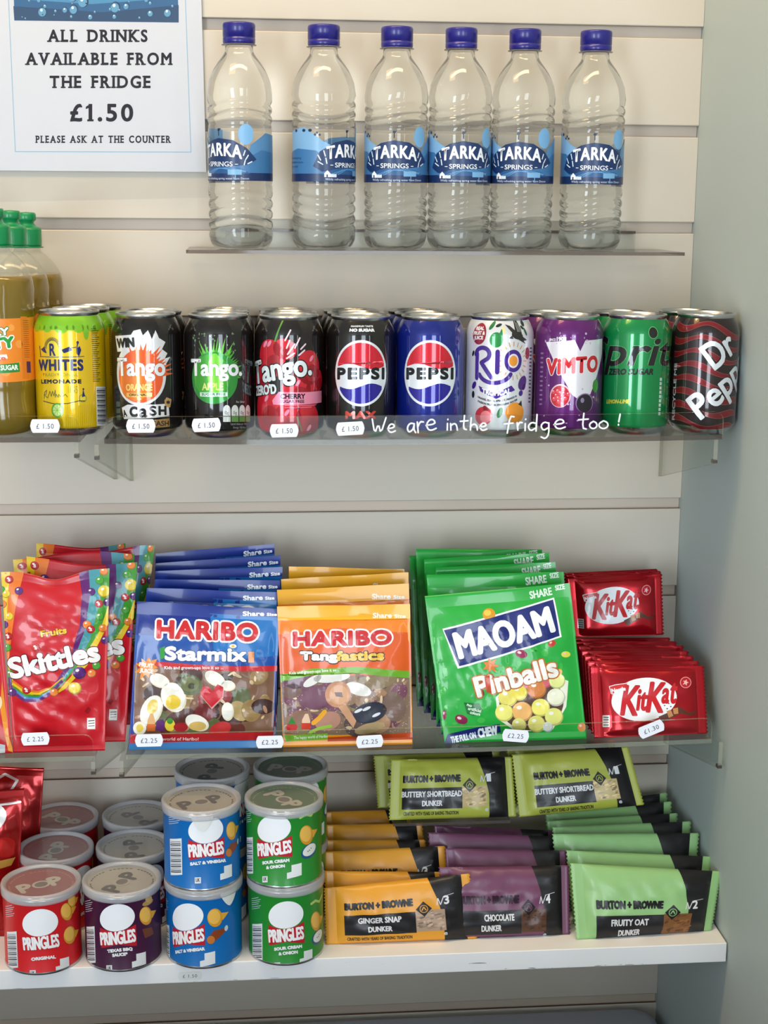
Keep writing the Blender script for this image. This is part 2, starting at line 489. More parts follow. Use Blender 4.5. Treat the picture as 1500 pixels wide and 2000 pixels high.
# --- shelf of cans (right length) and its neighbour on the left
def zcan(x, y):
    s = -2.6*max(0.0, 1-((x+325)/300)**2)
    return -392.4+s-0.036*(y+195)
def zcan_l(x, y): return -391.0-0.036*(y+195)
def zbag(x, y):
    return -702.6-1.6*max(0.0, 1-((x+310)/290)**2)+0.008*max(0, x+200)-0.03*(y+195)
def zbag_l(x, y): return -703.0-0.03*(y+195)

def bracket(parent, loc, xf, xb, yf, ztf, zbf, ztb, zbb, label=None, th=4.0):
    """end bracket hanging under the floor: front edge (xf, yf), back edge at the wall"""
    mb = MB()
    V = [(xf, yf, ztf), (xf, yf, zbf), (xb, -1.2, zbb), (xb, -1.2, ztb)]
    V += [(a+th, b, c) for a, b, c in V]
    mb.add(V, [(0, 1, 2, 3), (4, 7, 6, 5)], m_acr)
    mb.add(V, [(0, 4, 5, 1), (2, 6, 7, 3), (1, 5, 6, 2)], m_acr_lite)
    mb.box((xf-0.3, yf-0.3, zbf-0.2), (xf+th+0.3, yf+6, zbf+3), mat((70, 62, 55), 'plastic'))
    mb.build('bracket', parent, loc, label)

def tray(label, x0, x1, zf, lip_z, stickers, loc, group=None, edge=None):
    t = thing('acrylic_shelf', label, 'shelf', loc, group)
    Lc = tuple(-a for a in loc)
    mb = MB(); plate(mb, x0, x1, -206.5, -1.5, zf, 4.6, m_acr_floor, edge or m_acr_edge); mb.build('shelf_floor', t, Lc)
    mb = MB(); lip(mb, x0+2, x1-1, -209.6, lambda x, y: zf(x, y)-4.6, lip_z, m_acr, m_acr_lite); mb.build('front_lip', t, Lc)
    for (u, v, tx, rot) in stickers:
        p = aty(u, v, -210)
        mb = MB(); sticker(mb, (p[0], p[2]), 27, 12.6, tx, rot, (m_stick,), -210.0)
        mb.build('price_label', t, Lc, label='white price sticker reading '+tx)
    return t, Lc
t_can, Lc = tray('clear acrylic shelf with a front lip carrying the long row of cans', -612, -23, zcan, lambda x: -371.5+(2.5*max(0, (x+200)/180)**2), [
    (275, 832, '£ 1.50', 0), (403, 830, '£ 1.50', 2), (555, 841, '£ 1.50', 1), (684, 837, '£ 1.50', 3)], (-317, -100, -400), 'lipped clear shelves')
bracket(t_can, Lc, -621.5, -605, -205, -398, -412, -404, -470)
bracket(t_can, Lc, -31, -27, -205, -396, -420, -402, -470)
t_canl, Ll = tray('clear acrylic shelf under the orange juice bottles and lemonade cans', -1010, -634, zcan_l, lambda x: -370.5, [(88, 832, '£ 1.50', 0)], (-820, -100, -400), 'lipped clear shelves')
bracket(t_canl, Ll, -640, -622, -205, -396, -410, -402, -468)
t_bag, Lb = tray('clear acrylic shelf with a front lip holding the blue, orange and green sweet bags', -600, -18, zbag, lambda x: -681+(2.8*max(0, (x+250)/230)**2), [
    (291, 1446, '£2.25', 0), (527, 1449, '£2.25', 0), (722, 1448, '£2.25', 2), (1007, 1437, '£2.25', -6), (1272, 1424, '£1.30', 22)], (-310, -100, -706), 'lipped clear shelves', m_acr_lite)
bracket(t_bag, Lb, -607, -600, -205, -709, -726, -712, -776)
bracket(t_bag, Lb, -9.5, -7, -205, -705, -733, -710, -781)
t_bagl, Lbl = tray('clear acrylic shelf under the red fruit sweet pouches at the left', -1010, -630, zbag_l, lambda x: -680, [(69, 1443, '£ 2.25', 1)], (-820, -100, -706), 'lipped clear shelves', m_acr_lite)
bracket(t_bagl, Lbl, -634, -622, -205, -709, -722, -712, -774)

# handwriting on the front lip of the can shelf
HW = {'W': [[(0,-.1),(.18,1),(.45,.25),(.62,1),(1,-.2)]], 'e': [[(0,.55),(.9,.4),(.8,.05),(.4,0),(.05,.4),(.15,.85),(.5,1),(1,.8)]],
 'a': [[(.85,.1),(.4,0),(.05,.5),(.25,1),(.7,.7),(.85,.1),(.8,.7),(1,1)]], 'r': [[(0,.1),(.15,1)],[(.1,.5),(.5,.05),(1,.1)]],
 'i': [[(.5,.2),(.45,1)],[(.62,-.32),(.6,-.27)]], 'n': [[(0,.1),(.05,1)],[(.05,.4),(.5,.05),(.85,.3),(.95,1)]],
 't': [[(.55,-.7),(.4,.9),(.8,1)],[(0,0),(1,-.08)]], 'h': [[(.15,-.7),(.05,1)],[(.05,.5),(.5,.1),(.85,.4),(.9,1)]],
 'f': [[(1,-.6),(.6,-.65),(.3,1)],[(0,.1),(.9,.02)]], 'd': [[(.85,.2),(.4,.1),(.05,.5),(.3,1),(.8,.7)],[(.95,-.7),(.85,1)]],
 'g': [[(.85,.15),(.4,0),(.05,.4),(.3,.9),(.8,.6)],[(.85,.1),(.85,1.3),(.5,1.75),(.1,1.55)]],
 'o': [[(.5,0),(.1,.3),(.1,.75),(.5,1),(.9,.7),(.85,.2),(.5,0)]], '!': [[(.7,-.7),(.4,.45)],[(.35,.85),(.33,.95)]]}
mb = MB(); ink = mat((245, 246, 250), 'matte')
A = Art('matte')
for ch, x0, x1, y0, y1 in (('W',727,754,821,847),('e',757,772,828,845),('a',794,812,826,845),('r',815,827,822,845),('e',832,852,819,841),('i',870,878,824,840),('n',880,894,826,840),
    ('t',899,914,823,839),('h',918,934,826,840),('e',937,951,826,841),('f',985,1004,826,846),('r',1010,1020,824,840),('i',1022,1030,824,841),('d',1030,1050,823,842),('g',1055,1075,824,843),('e',1082,1104,819,838),
    ('t',1130,1149,820,838),('o',1150,1168,823,838),('o',1168,1190,822,838),('!',1205,1214,818,831)):
    for st in HW[ch]:
        q = [(x0+(x1-x0)*a, y0+(y1-y0)*b) for a, b in st]
        # round the stroke
        if len(q) > 2:
            r = [q[0]]
            for a, b in zip(q[:-1], q[1:]): r += [(.75*a[0]+.25*b[0], .75*a[1]+.25*b[1]), (.25*a[0]+.75*b[0], .25*a[1]+.75*b[1])]
            q = r+[q[-1]]
        A.line(q, 3.1, (245, 246, 250), 1)
A.emit(mb, lambda v: np.array([(lambda p: (p[0], p[2]))(aty(a, b, -210)) for a, b in v]), [], [], lambda a, b, h: np.stack([a, np.full_like(a, -209.7)-h*0.6, b], 1), smooth=False)
mb.build('handwriting', t_can, Lc, label='white handwriting: We are in the fridge too!')

# --- short ledge under the pale green biscuit packs
ZS = -817.5
pl, pr_ = atz(768, 1612, ZS-2), atz(1060, 1606, ZS-2)
YS = pl[1]
sh2 = thing('acrylic_shelf', 'short clear acrylic ledge carrying the yellow-green biscuit packs', 'shelf', (-280, 0, ZS))
L2 = (280, 0, -ZS)
mb = MB(); plate(mb, pl[0], -205, YS, -5, lambda x, y: ZS, 3.4, m_acr_floor, m_acr_edge); mb.build('shelf_floor', sh2, L2)
mb = MB(); mb.box((pl[0]+8, -5, ZS-3), (-215, -1.5, -799), m_acr); mb.box((pl[0]+8, -3, -801), (-215, 3, -798.4), m_acr_edge); mb.build('back_plate', sh2, L2)

# --- painted wooden shelf at the bottom
ZW = -906.9
wsh = thing('wooden_shelf', 'thick white painted shelf with chipped front edge under the crisp tubs', 'shelf', (-650, -120, ZW))
mb = MB()
m_ws = mat((242, 241, 242), 'paper')
mb.box((-1300, -240, ZW-20.5), (-1.5, -0.5, ZW), m_ws, 0.8)
rnd = random.Random(3)
for i in range(26):
    x = -170+rnd.uniform(-60, 95) if i < 14 else rnd.uniform(-720, -20)
    a = rnd.uniform(1.5, 9); b = rnd.uniform(.4, 1.2)
    zz = ZW-20.4+rnd.uniform(0, 1.2) if i < 20 else ZW-rnd.uniform(4, 16)
    o = [(x+a*math.cos(t)*(1+.3*rnd.random()), zz+b*abs(math.sin(t))) for t in [k*math.pi/5 for k in range(10)]]
    mb.add([(p, -240.05, q) for p, q in o], [tuple(range(10))], mat((150, 132, 122), 'matte'))
mb.build('board', wsh, (650, 120, -ZW))
p = aty(371, 1906, -240.3)
mb = MB(); sticker(mb, (p[0], p[2]), 24, 9, '£ 1.50', 0, (mat((233, 231, 228), 'paper'),), -240.1)
mb.build('price_label', wsh, (650, 120, -ZW), label='faded white price sticker reading £ 1.50')

# --- grey plastic storage box on the floor below the shelf
a = aty(1215, 1970, -24); zt = a[2]; xr = aty(1277, 2000, -24)[0]
bx = thing('storage_box', 'grey plastic box with rounded corners, only its rim in view at the foot', 'box', (-420, -100, -1650))
mb = MB()
def rr(x0, x1, y0, y1, z, r, n=8):
    o = []
    for cx_, cy_, s0 in ((x1-r, y1-r, 0), (x0+r, y1-r, 90), (x0+r, y0+r, 180), (x1-r, y0+r, 270)):
        for k in range(n+1):
            t = math.radians(s0+90*k/n); o.append((cx_+r*math.cos(t), cy_+r*math.sin(t), z))
    return o
m_box = mat((168, 171, 184), 'plastic')
X0, X1 = -760, xr
rings = [rr(X0+40, X1-40, -170+40, -40, -1650, 20), rr(X0+8, X1-8, -170+8, -20, zt-40, 26), rr(X0, X1, -170, -16, zt-30, 30), rr(X0, X1, -170, -16, zt-12, 30),
         rr(X0+6, X1-6, -164, -20, zt-3, 27), rr(X0+16, X1-16, -154, -28, zt, 22)]
nn = len(rings[0]); V = [p for r in rings for p in r]
mb.add(V[:3*nn], [(i*nn+j, i*nn+(j+1) % nn, (i+1)*nn+(j+1) % nn, (i+1)*nn+j) for i in range(2) for j in range(nn)]+[tuple(reversed(range(nn)))], m_box, True)
mb.build('body', bx, (420, 100, 1650))
mb = MB()
V = V[2*nn:]
mb.add(V, [(i*nn+j, i*nn+(j+1) % nn, (i+1)*nn+(j+1) % nn, (i+1)*nn+j) for i in range(0, 3) for j in range(nn)]+[tuple(3*nn+j for j in range(nn))], m_box, True)
mb.build('lid', bx, (420, 100, 1650))

# ------------------------------------------------------------------ printed notice in a clear laminate
YP = -3.0
po = thing('notice_sign', 'white laminated notice about drinks from the fridge, on the wall at upper left', 'sign', (-640, -2, -100))
Lp = (640, 2, 100)
def onp(u, v, y=YP): q = aty(u, v, y); return (q[0], q[2])
c1, c2, c3, c4 = onp(-14, -60), onp(391.5, -60), onp(403, 336), onp(-8, 333)
mb = MB(); mb.prism([c1, c2, c3, c4], YP, YP+0.3, mat((214, 215, 221), 'paper'))
A = Art('paper')
A.line([(14, -60), (30, 296), (373, 297), (360, -60)], 1.5, (150, 185, 210), 1)
DK = (34, 28, 36)
SERIF = {'A': ('l1','r1'), 'L': ('l0','l1'), 'D': ('l0','l1'), 'R': ('l0','l1','r1'), 'I': ('c0','c1'), 'N': ('l0','l1','r0'), 'K': ('l0','l1','r0','r1'), 'V': ('l0','r0'), 'B': ('l0','l1'),
 'E': ('l0','l1'), 'F': ('l0','l1'), 'M': ('l1','r1'), 'T': ('c1',), 'H': ('l0','l1','r0','r1'), 'P': ('l0','l1'), 'U': ('l0','r0'), '1': ('c1',)}
def slab(t, x0, x1, y0, y1, bw):
    """line of heavy slab-serif capitals"""
    def wd(c):
        if c == ' ': return 0.34
        if c == '1': return 0.30
        v = glyph_mesh(c)[0]; return v[:, 0].max()-v[:, 0].min()+0.05
    tr = 0.17
    tot = sum(wd(c)+tr for c in t)-tr; k = (x1-x0)/tot; x = x0
    for c in t:
        cw = wd(c)*k
        if c == '.': A.ell(x+cw/2, y1-bw*1.3, bw*1.5, bw*1.5, DK, 1.3)
        elif c != ' ':
            v = glyph_mesh(c)[0]
            if c == '1':
                m = x+cw*.55; A.rect(m-bw*1.2, y0, m+bw*1.2, y1, DK, 1.5); A.poly([(m, y0), (m, y0+bw*2.2), (m-bw*3, y0+bw*3.4), (m-bw*3, y0+bw*1.8)], DK, 1.3)
            else: A.text(c, x, y0, x+cw, y1, DK, 1.5, bold=bw*.75, caps=v[:, 1].max() if c in '0123456789£' else HCAP)
            for e in SERIF.get(c, ()):
                cx = {'l': x+bw*1.1, 'r': x+cw-bw*1.1, 'c': x+cw*(.55 if c == '1' else .5)}[e[0]]; yy = y0 if e[1] == '0' else y1-bw*1.3
                A.rect(cx-bw*2.1, yy, cx+bw*2.1, yy+bw*1.3, DK, 1.0)
        x += cw+tr*k
slab('ALL DRINKS', 94, 288, 58, 82, 2.2); slab('AVAILABLE FROM', 51, 335, 103, 127, 2.2); slab('THE FRIDGE', 97, 294, 148, 172, 2.2)
slab('£1.50', 137, 260, 203, 237, 3.0); slab('PLEASE ASK AT THE COUNTER', 70, 333, 265, 279, 1.2)
A.emit(mb, lambda v: np.array([onp(a, b) for a, b in v]), [], [], lambda a, b, h: np.stack([a, np.full_like(a, YP)-h*0.5, b], 1), smooth=False)
mb.build('paper_sheet', po, Lp)
# photo of water drops at the top of the sheet
mb = MB(); A = Art('pic')
A.poly([(26, -60), (346, -60), (349, 44), (28, 40)], (38, 92, 138), 1)
A.poly([(26, 12), (200, 24), (349, 10), (349, 44), (28, 40)], (30, 66, 104), 1.4)
A.poly([(26, -60), (346, -60), (347, -4), (180, 8), (28, -2)], (74, 140, 182), 1.5)
rnd = random.Random(5)
for i in range(70):
    x, y = rnd.uniform(32, 343), rnd.uniform(-55, 38); r = rnd.choice([1.5, 2, 2.5, 3, 4, 6, 9])*(0.8+.4*rnd.random())
    if y+r > 39 or x+r > 346 or x-r < 30: continue
    A.ell(x, y, r, r*1.15, (22, 56, 92), 2, n=16); A.ell(x-.15*r, y+.12*r, r*.85, r*.95, (96, 156, 190), 2.4, n=16); A.ell(x-.3*r, y-.35*r, r*.3, r*.35, (225, 240, 248), 2.8, n=10)
A.emit(mb, lambda v: np.array([onp(a, b) for a, b in v]), [], [], lambda a, b, h: np.stack([a, np.full_like(a, YP)-h*0.4, b], 1), smooth=False)
mb.build('photo_print', po, Lp, label='blue photo of water drops at the top')
mb = MB(); d = [onp(-60, -80), onp(396, -80), onp(410, 386), onp(-60, 396)]
mb.prism(d, YP-0.75, YP-0.6, clear_mat('laminate', (0.97, 0.975, 0.98), 0.06, fres=1.33)); mb.build('laminate_film', po, Lp, label='clear plastic pouch wider than the paper')

# ------------------------------------------------------------------ bottles of water
m_cap = mat((30, 26, 122), 'plastic'); m_water = clear_mat('water_in_clear_bottle', (0.975, 0.98, 0.97), 0.02, refr=0.6, ior=1.25, fres=1.5)
m_lblclear = clear_mat('label_film', (0.9, 0.95, 0.97), 0.08, fres=1.4)
RB = 31.85
SEG = 72
def wave(r, z, a):
    """wavy ribs pressed into the lower and upper body"""
    d = 0.0
    for z0, amp in ((22, 1.9), (32, 1.9), (42, 1.9), (52, 1.7), (124, 1.5), (133, 1.9), (142, 1.8)):
        zz = z-(z0+3.0*math.sin(2*a+0.6))
        d -= amp*math.exp(-(zz/2.0)**2)
    for z0 in (63.0, 117.5): d -= 0.9*math.exp(-((z-z0)/1.1)**2)
    if z < 16: d -= 2.2*max(0, (16-z)/16)*max(0, math.cos(5*a))**6
    return r+d*min(1, r/30)
prof = [(17, 2.5), (22, 0.3), (26, 1.2), (29, 4.5), (31.2, 9), (31.8, 13)]
z = 15.0
while z < 60: prof.append((RB, z)); z += 1.5
prof += [(RB, 61.5), (RB, 63), (RB-.3, 64.5), (RB-.5, 70), (RB-.5, 90), (RB-.5, 110), (RB-.3, 116)]
z = 117.5
while z < 146: prof.append((RB, z)); z += 1.5
prof += [(31.9, 150), (31.1, 156), (30, 162), (27.6, 168), (24.6, 174), (21, 179.5), (17.5, 184), (15, 187.5), (13.8, 190), (13.6, 195)]
BOT = thing('water_bottle', 'x', 'bottle', (-196, -57, ZT))
bxy = (x_at(1020.5, -57, ZT+100), -57.0)
mb = MB(); mb.lathe(prof, SEG, m_water, rfun=wave, cap0=True, cap1=True); mb.build('bottle_body', BOT)
mb = MB(); mb.lathe([(13.6, 195.4), (17, 195.6), (17.2, 196.4), (14, 197)], 40, m_water); mb.build('neck_ring', BOT)
mb = MB(); mb.lathe([(0.01, 197.2), (15.4, 197.2), (15.9, 198.5), (15.9, 202.3), (15.5, 202.5), (15.5, 203.1), (15.9, 203.3), (15.9, 215), (15.2, 216.6), (13.6, 217), (0.01, 217)], 48, m_cap,
    rfun=lambda r, z, a: r-(0.35*max(0, math.cos(48*a/2)) if 203.5 < z < 214 and r > 15 else 0)); mb.build('cap', BOT)
# label printed on thin film; drawn on the fifth bottle of the row
A = Art('wrap')
NV, BL1, BL2, WH = (22, 50, 98), (62, 116, 168), (124, 172, 214), (236, 240, 244)
A.rect(860, 344, 1180, 359, (24, 46, 92), 1.2)
A.poly([(860, 345), (860, 306), (905, 296), (948, 300), (975, 318), (1062, 318), (1100, 300), (1140, 306), (1180, 296), (1180, 345)], BL1, 0.6)
A.poly([(880, 345), (880, 262), (925, 256), (962, 282), (1000, 300), (1060, 345)], BL2, 0.4)
A.poly([(1060, 345), (1076, 290), (1110, 268), (1150, 272), (1180, 290), (1180, 345)], (86, 138, 186), 0.3)
for x in (900, 922, 936): A.ell(x, 262, 4, 3, (20, 40, 76), 1.4, n=10)
A.ell(1067, 270, 15, 20, (120, 174, 220), 0.8)
A.poly([(942, 330), (955, 302), (985, 283), (1012, 277), (1042, 281), (1068, 296), (1088, 318), (1070, 328), (1012, 334), (960, 340)], NV, 1.0)
A.poly([(958, 345), (985, 334), (1020, 330), (1060, 336), (1075, 345)], (36, 84, 138), 1.4)
for k in range(3): A.line([(975+8*k, 345), (1000+6*k, 336-k), (1035, 333+2*k), (1066, 340+k)], 1, (92, 150, 200), 1.8)
def arch(x, y): return (x, y+((x-1013)/48.0)**2*7)
A.text('TARKA', 968, 286, 1059, 311, WH, 2.2, bold=1.7, fn=arch, space=1.12)
A.text('SPRINGS', 985, 322, 1041, 331, WH, 2.2, bold=0.25)
A.line([(976, 327), (981, 327)], 1.2, WH, 2.2); A.line([(1046, 327), (1051, 327)], 1.2, WH, 2.2)
for (x, y, dx, dy) in ((957, 318, -5, -9), (961, 326, -9, -5), (966, 310, -3, -10), (969, 324, -2, -10), (1066, 318, 5, -8), (1070, 326, 8, -4), (1062, 310, 3, -9), (1063, 328, 2, -8)):
    A.line([(x, y), (x+dx*.5, y+dy*.5), (x+dx, y+dy)], 2.2, (214, 228, 240), 1.9)
A.poly([(964, 350), (964, 343), (970, 337), (976, 343), (976, 350)], WH, 2); A.rect(976, 344, 988, 350, (210, 222, 232), 2); A.rect(968, 345, 971, 350, NV, 2.4)
A.rect(1031, 337, 1058, 347, (120, 172, 214), 2); A.line([(1046, 347), (1046, 356)], 1.5, (120, 172, 214), 2)
A.text('Wildly refreshing spring water from Devon', 966, 352, 1072, 356, (210, 222, 236), 2)
A.line([(1012, 272), (1012, 262), (1016, 259)], 2, (24, 40, 70), 1.6); A.ell(1012, 261, 3, 3, (24, 40, 70), 1.8, n=10)
for x, y in ((950, 266), (955, 270), (946, 270)): A.ell(x, y, 2.5, 2.5, (30, 56, 96), 1.6, n=8)
A.text('pure natural spring', 872, 312, 915, 316, (20, 50, 90), 2); A.text('water bottled at source', 872, 320, 920, 324, (20, 50, 90), 2); A.text('please recycle', 872, 328, 905, 332, (20, 50, 90), 2)
for k in range(16): A.line([(1148, 300+2.6*k), (1164, 300+2.6*k)], 0.6+(k*7 % 3)*.5, (40, 50, 70), 1.8)
mb = MB()
pl_ = [(RB+.02, 65.5), (RB+.02, 68)]+[(RB+.02, 70+4*k) for k in range(12)]
cyl_emit(A, mb, RB+.05, 1020.5, bxy[0], bxy[1], 300, SEG, 'lin', ZT, [(RB+.05, 40), (RB+.05, 140)], 0.06)
mb.build('label', BOT, label='blue and clear wrap-round label with white TARKA SPRINGS lettering')
def u_axis(u, y, z): return x_at(u, y, z)
BL = [(469, -68, 22, 'water bottle at the left end of the row, nearest the white notice'), (632.5, -62, -60, 'water bottle whose label is turned so far right its name runs off the edge'),
      (773.5, -58, -9, 'water bottle just right of the turned one, third from the left'), (897.5, -57, -17, 'water bottle touching its right-hand neighbour, in the middle of the row'),
      (1020.5, -57, 0, 'water bottle with its label name facing straight out'), (1157, -56, -9, 'water bottle standing apart at the right end of the ledge')]
for i, (u, y, rot, lab) in enumerate(BL):
    x = u_axis(u, y, ZT+100)
    if i == 4: BOT.location = Vector((x, y, ZT))*S; tag(BOT, lab, 'bottle', 'water bottles on the top ledge'); continue
    dup(BOT, (x, y, ZT), lab, 'water bottles on the top ledge', math.radians(-rot))

# ------------------------------------------------------------------ orange juice bottles at the left edge
JL = zcan_l(-700, -196)+.1
m_juice = mat((150, 118, 12), 'plastic'); m_jclear = clear_mat('juice_bottle_shell', (0.93, 0.93, 0.9), 0.08, refr=0.0, diffuse=0.12, dcol=(0.7, 0.7, 0.62), fres=1.45)
def juice_mat():
    m = bpy.data.materials.new('cloudy_juice'); m.use_nodes = True
    b = m.node_tree.nodes['Principled BSDF']; b.inputs['Base Color'].default_value = lin((120, 98, 26)); b.inputs['Roughness'].default_value = 0.15
    b.inputs['Subsurface Weight'].default_value = 0.0; b.inputs['Coat Weight'].default_value = 0.5
    return m
m_jl = juice_mat(); m_green = mat((0, 132, 74), 'plastic')
JB = thing('juice_bottle', 'x', 'bottle', (-722, -165, JL))
jx = x_at(-3, -170, JL+90)
def jr(r, z, a):
    d = 0
    if 8 < z < 44: d -= 1.2*max(0, math.sin(3*a+z/7.0))*max(0, math.sin((z-8)/36*math.pi))
    if 120 < z < 142: d -= 0.9*max(0, math.sin(5*a+z/5.0))
    return r+d
jp = [(18, 2), (24, 0), (30, 3), (33.2, 9), (34, 16), (34, 24), (33, 34), (33.3, 44), (34.1, 50), (33.9, 53), (33.9, 90), (33.9, 112), (34.3, 116), (34.6, 124), (34.4, 134), (33.4, 142), (32, 147)]
mb = MB(); mb.lathe(jp, 60, m_jl, rfun=jr, cap0=True, cap1=True); mb.build('juice', JB)
mb = MB(); mb.lathe([(32, 147), (29.4, 152.5), (25.5, 158), (21, 163), (16.8, 166.5), (13.8, 169), (13, 171), (13, 175)], 60, m_jclear); mb.build('bottle_shoulder', JB, label='cloudy clear plastic shoulder above the juice')
mb = MB(); mb.lathe([(13, 172.6), (16.4, 172.7), (16.6, 173.6), (13.2, 174)], 48, m_green); mb.build('neck_ring', JB)
mb = MB(); mb.lathe([(13.2, 174.2), (14.6, 174.4), (14.8, 176), (14.8, 190), (14, 192.4), (11, 193.4), (9.4, 194.6), (8.2, 196.5), (7.6, 197)], 48, m_green,
    rfun=lambda r, z, a: r-(0.35*max(0, math.cos(30*a)) if 176 < z < 190 else 0)); cap = mb.build('cap', JB)
mb = MB(); mb.lathe([(7.6, 197), (7.8, 198.5), (9.4, 199.6), (10, 201), (9.8, 205.5), (8.8, 207.4), (0.01, 208)], 40, m_green); mb.build('spout', cap)
A = Art('wrap')
OR = (236, 138, 40)
A.rect(-260, 618, 250, 740, OR, 1)
A.rect(43, 618, 60, 740, (222, 124, 36), 1.3)
for x, y, r in ((38, 672, 8), (22, 640, 7), (8, 725, 10), (-30, 650, 12), (35, 710, 4)): A.ell(x, y, r, r, (244, 160, 72), 1.3, n=18)
A.text('SIMPLY', -60, 642, 17, 657, (250, 250, 246), 2.6, bold=1.8, border=((20, 128, 52), 2.2), rot=-4)
A.text('FRUITY', -80, 662, 27, 684, (36, 156, 58), 2.6, bold=3, border=((246, 250, 244), 3.2), rot=-6)
A.poly([(-70, 694), (11, 692), (13, 700), (-64, 708)], (250, 246, 238), 1.6); A.text('orange', -50, 695, 9, 703, (226, 90, 50), 2.2, bold=.6)
A.poly([(-60, 714), (36, 708), (37, 726), (-58, 730)], (40, 140, 58), 1.6); A.text('NO ADDED SUGAR', -62, 714, 33, 724, (246, 250, 244), 2.2, bold=.8, rot=-2)
A.rect(54, 706, 66, 728, (70, 40, 96), 1.7)
for k in range(18): A.line([(49, 626+4.2*k), (64, 626+4.2*k)], 1.2, (150, 86, 40), 1.7)
mb = MB(); JB.location = Vector((jx, -170, JL))*S
cyl_emit(A, mb, 34.0, -3, jx, -170, 680, 60, 'lin', JL, [(34.0, 30), (34.0, 140)], 0.08)
mb.build('label', JB, label='orange wrap label with green and white lettering')
tag(JB, 'cloudy orange juice bottle with green sports cap, front of the three at the left', 'bottle', 'orange juice bottles')
for (u, y, lab) in ((28, -101, 'orange juice bottle with green cap, middle of the three'), (58, -35.5, 'orange juice bottle with green cap, rearmost by the wall')):
    dup(JB, (x_at(u, y, JL+100), y, zcan_l(0, y-26)+.1), lab, 'orange juice bottles')

# ------------------------------------------------------------------ drink cans
m_alu = mat((196, 198, 200), 'metal'); m_aludk = mat((150, 152, 155), 'metal')
RC = 32.8
CSEG = 64
def can_profile():
    return [(23, 3.5), (24.5, 0), (26.5, 1.2), (30, 5), (32.2, 8.2), (RC, 10.6), (RC, 40), (RC, 70), (RC, 96.5), (32.4, 99), (31.2, 103), (29.4, 107), (27.6, 110.2), (27.0, 111.2)]
can_rows = [(p[1]) for p in can_profile()]
def can_rad(): return [(r, z) for r, z in can_profile()[3:]]
def make_can(name, body_col, y, uc, art=None, mode='lin', z=None, fin='can', bands=None, bottom=None, zf=zcan):
    x = x_at(uc, y, zf(-300, y)+60)
    z = zf(x, y-24)+0.1 if z is None else z
    t = thing(name, 'x', 'can', (x, y, z))
    pr = can_profile(); mats = []
    for i in range(len(pr)-1):
        zm = (pr[i][1]+pr[i+1][1])/2
        mats.append(m_alu if zm < 8.5 else mat(body_col, fin))
    mb = MB(); mb.lathe(pr, CSEG, m_alu, mats, cap0=True)
    if art:
        cyl_emit(art, mb, RC, uc, x, y, 735, CSEG, mode, z, can_rad(), 0.055)
    mb.build('can_body', t)
    mb = MB(); mb.lathe([(27.0, 110.8), (27.6, 112.2), (28.2, 113.6), (28, 114.9), (27.2, 115.3), (26.4, 114.8), (25.6, 112), (24.6, 110.2), (22, 109.6), (0.01, 109.8)], CSEG, m_alu)
    lid = mb.build('lid', t)
    mb = MB(); o = rr(-7, 7, -13, 10, 111.0, 6.5); o2 = [(a, b, c-.9) for a, b, c in o]; nn = len(o)
    mb.add(o+o2, [tuple(range(nn)), tuple(reversed(range(nn, 2*nn)))]+[(i, i+nn, (i+1) % nn+nn, (i+1) % nn) for i in range(nn)], m_aludk)
    mb.build('pull_tab', lid)
    return t
def back_can(t, uc, y, label, group, zf=zcan, rz=0.3):
    x = x_at(uc, y, zf(-300, y)+60); return dup(t, (x, y, zf(x, y-24)+0.1), label, group, rz)
YF, YM, YR = -172, -105, -38.5

# 1 lemonade
A = Art('can'); NB = (26, 34, 92)
A.rect(0, 560, 300, 640, (126, 190, 36), 0.3)
for x, w_, h_ in ((78, 9, 6), (92, 11, 9), (106, 9, 4), (122, 14, 12), (140, 9, 6), (156, 12, 10), (171, 7, 24), (186, 12, 8), (200, 12, 6), (60, 12, 8)): A.ell(x, 640, w_, h_, (126, 190, 36), 0.4, n=16)
A.ell(103, 684, 14, 19, (224, 196, 40), 1.5); A.text('R', 96.5, 671, 109.5, 695, NB, 2.2, bold=1.6)
for k in range(22):
    a = math.pi*(1.05+k*0.9/21); A.line([(103+14*math.cos(a), 684+19*math.sin(a)), (103+20*math.cos(a+.15), 684+25*math.sin(a+.15))], 1.3, (60, 66, 50), 1.8)
A.line([(70, 696), (165, 696)], 1.4, NB, 1.8)
A.poly([(121, 683), (137, 677), (143, 684), (126, 690)], NB, 1.8); A.line([(140, 680), (150, 678)], 1.5, NB, 1.8)
A.poly([(150, 681), (157, 676), (160, 684), (155, 696), (150, 690)], NB, 1.8); A.ell(153, 669, 2.6, 3, NB, 1.8, n=10); A.line([(153, 670), (151, 681)], 2.4, NB, 1.8)
A.poly([(74, 682), (84, 677), (90, 690), (82, 688)], NB, 1.8); A.line([(70, 676), (72, 694)], 2.2, NB, 1.8)
A.text('WHITES', 65, 702, 163, 724, NB, 2.2, bold=2.2, space=1.15)
A.text('TRADITIONAL', 76, 729, 152, 735, (150, 148, 44), 2.0)
A.text('LEMONADE', 71, 741, 158, 749, (20, 26, 40), 2.2, bold=1.2, space=1.2)
A.text('1845', 132, 754, 150, 768, (160, 158, 44), 2.0)
A.line([(78, 778), (80, 766), (86, 762), (84, 770), (78, 771), (88, 777), (94, 764), (97, 774), (100, 764), (103, 773), (106, 762), (106, 776), (108, 770), (112, 776), (113, 770), (117, 775), (120, 762), (120, 776), (126, 770), (130, 775)], 1.5, (104, 108, 40), 2.0)
A.line([(76, 783), (100, 788), (130, 788), (152, 783), (164, 783)], 1.6, (40, 60, 40), 2.0)
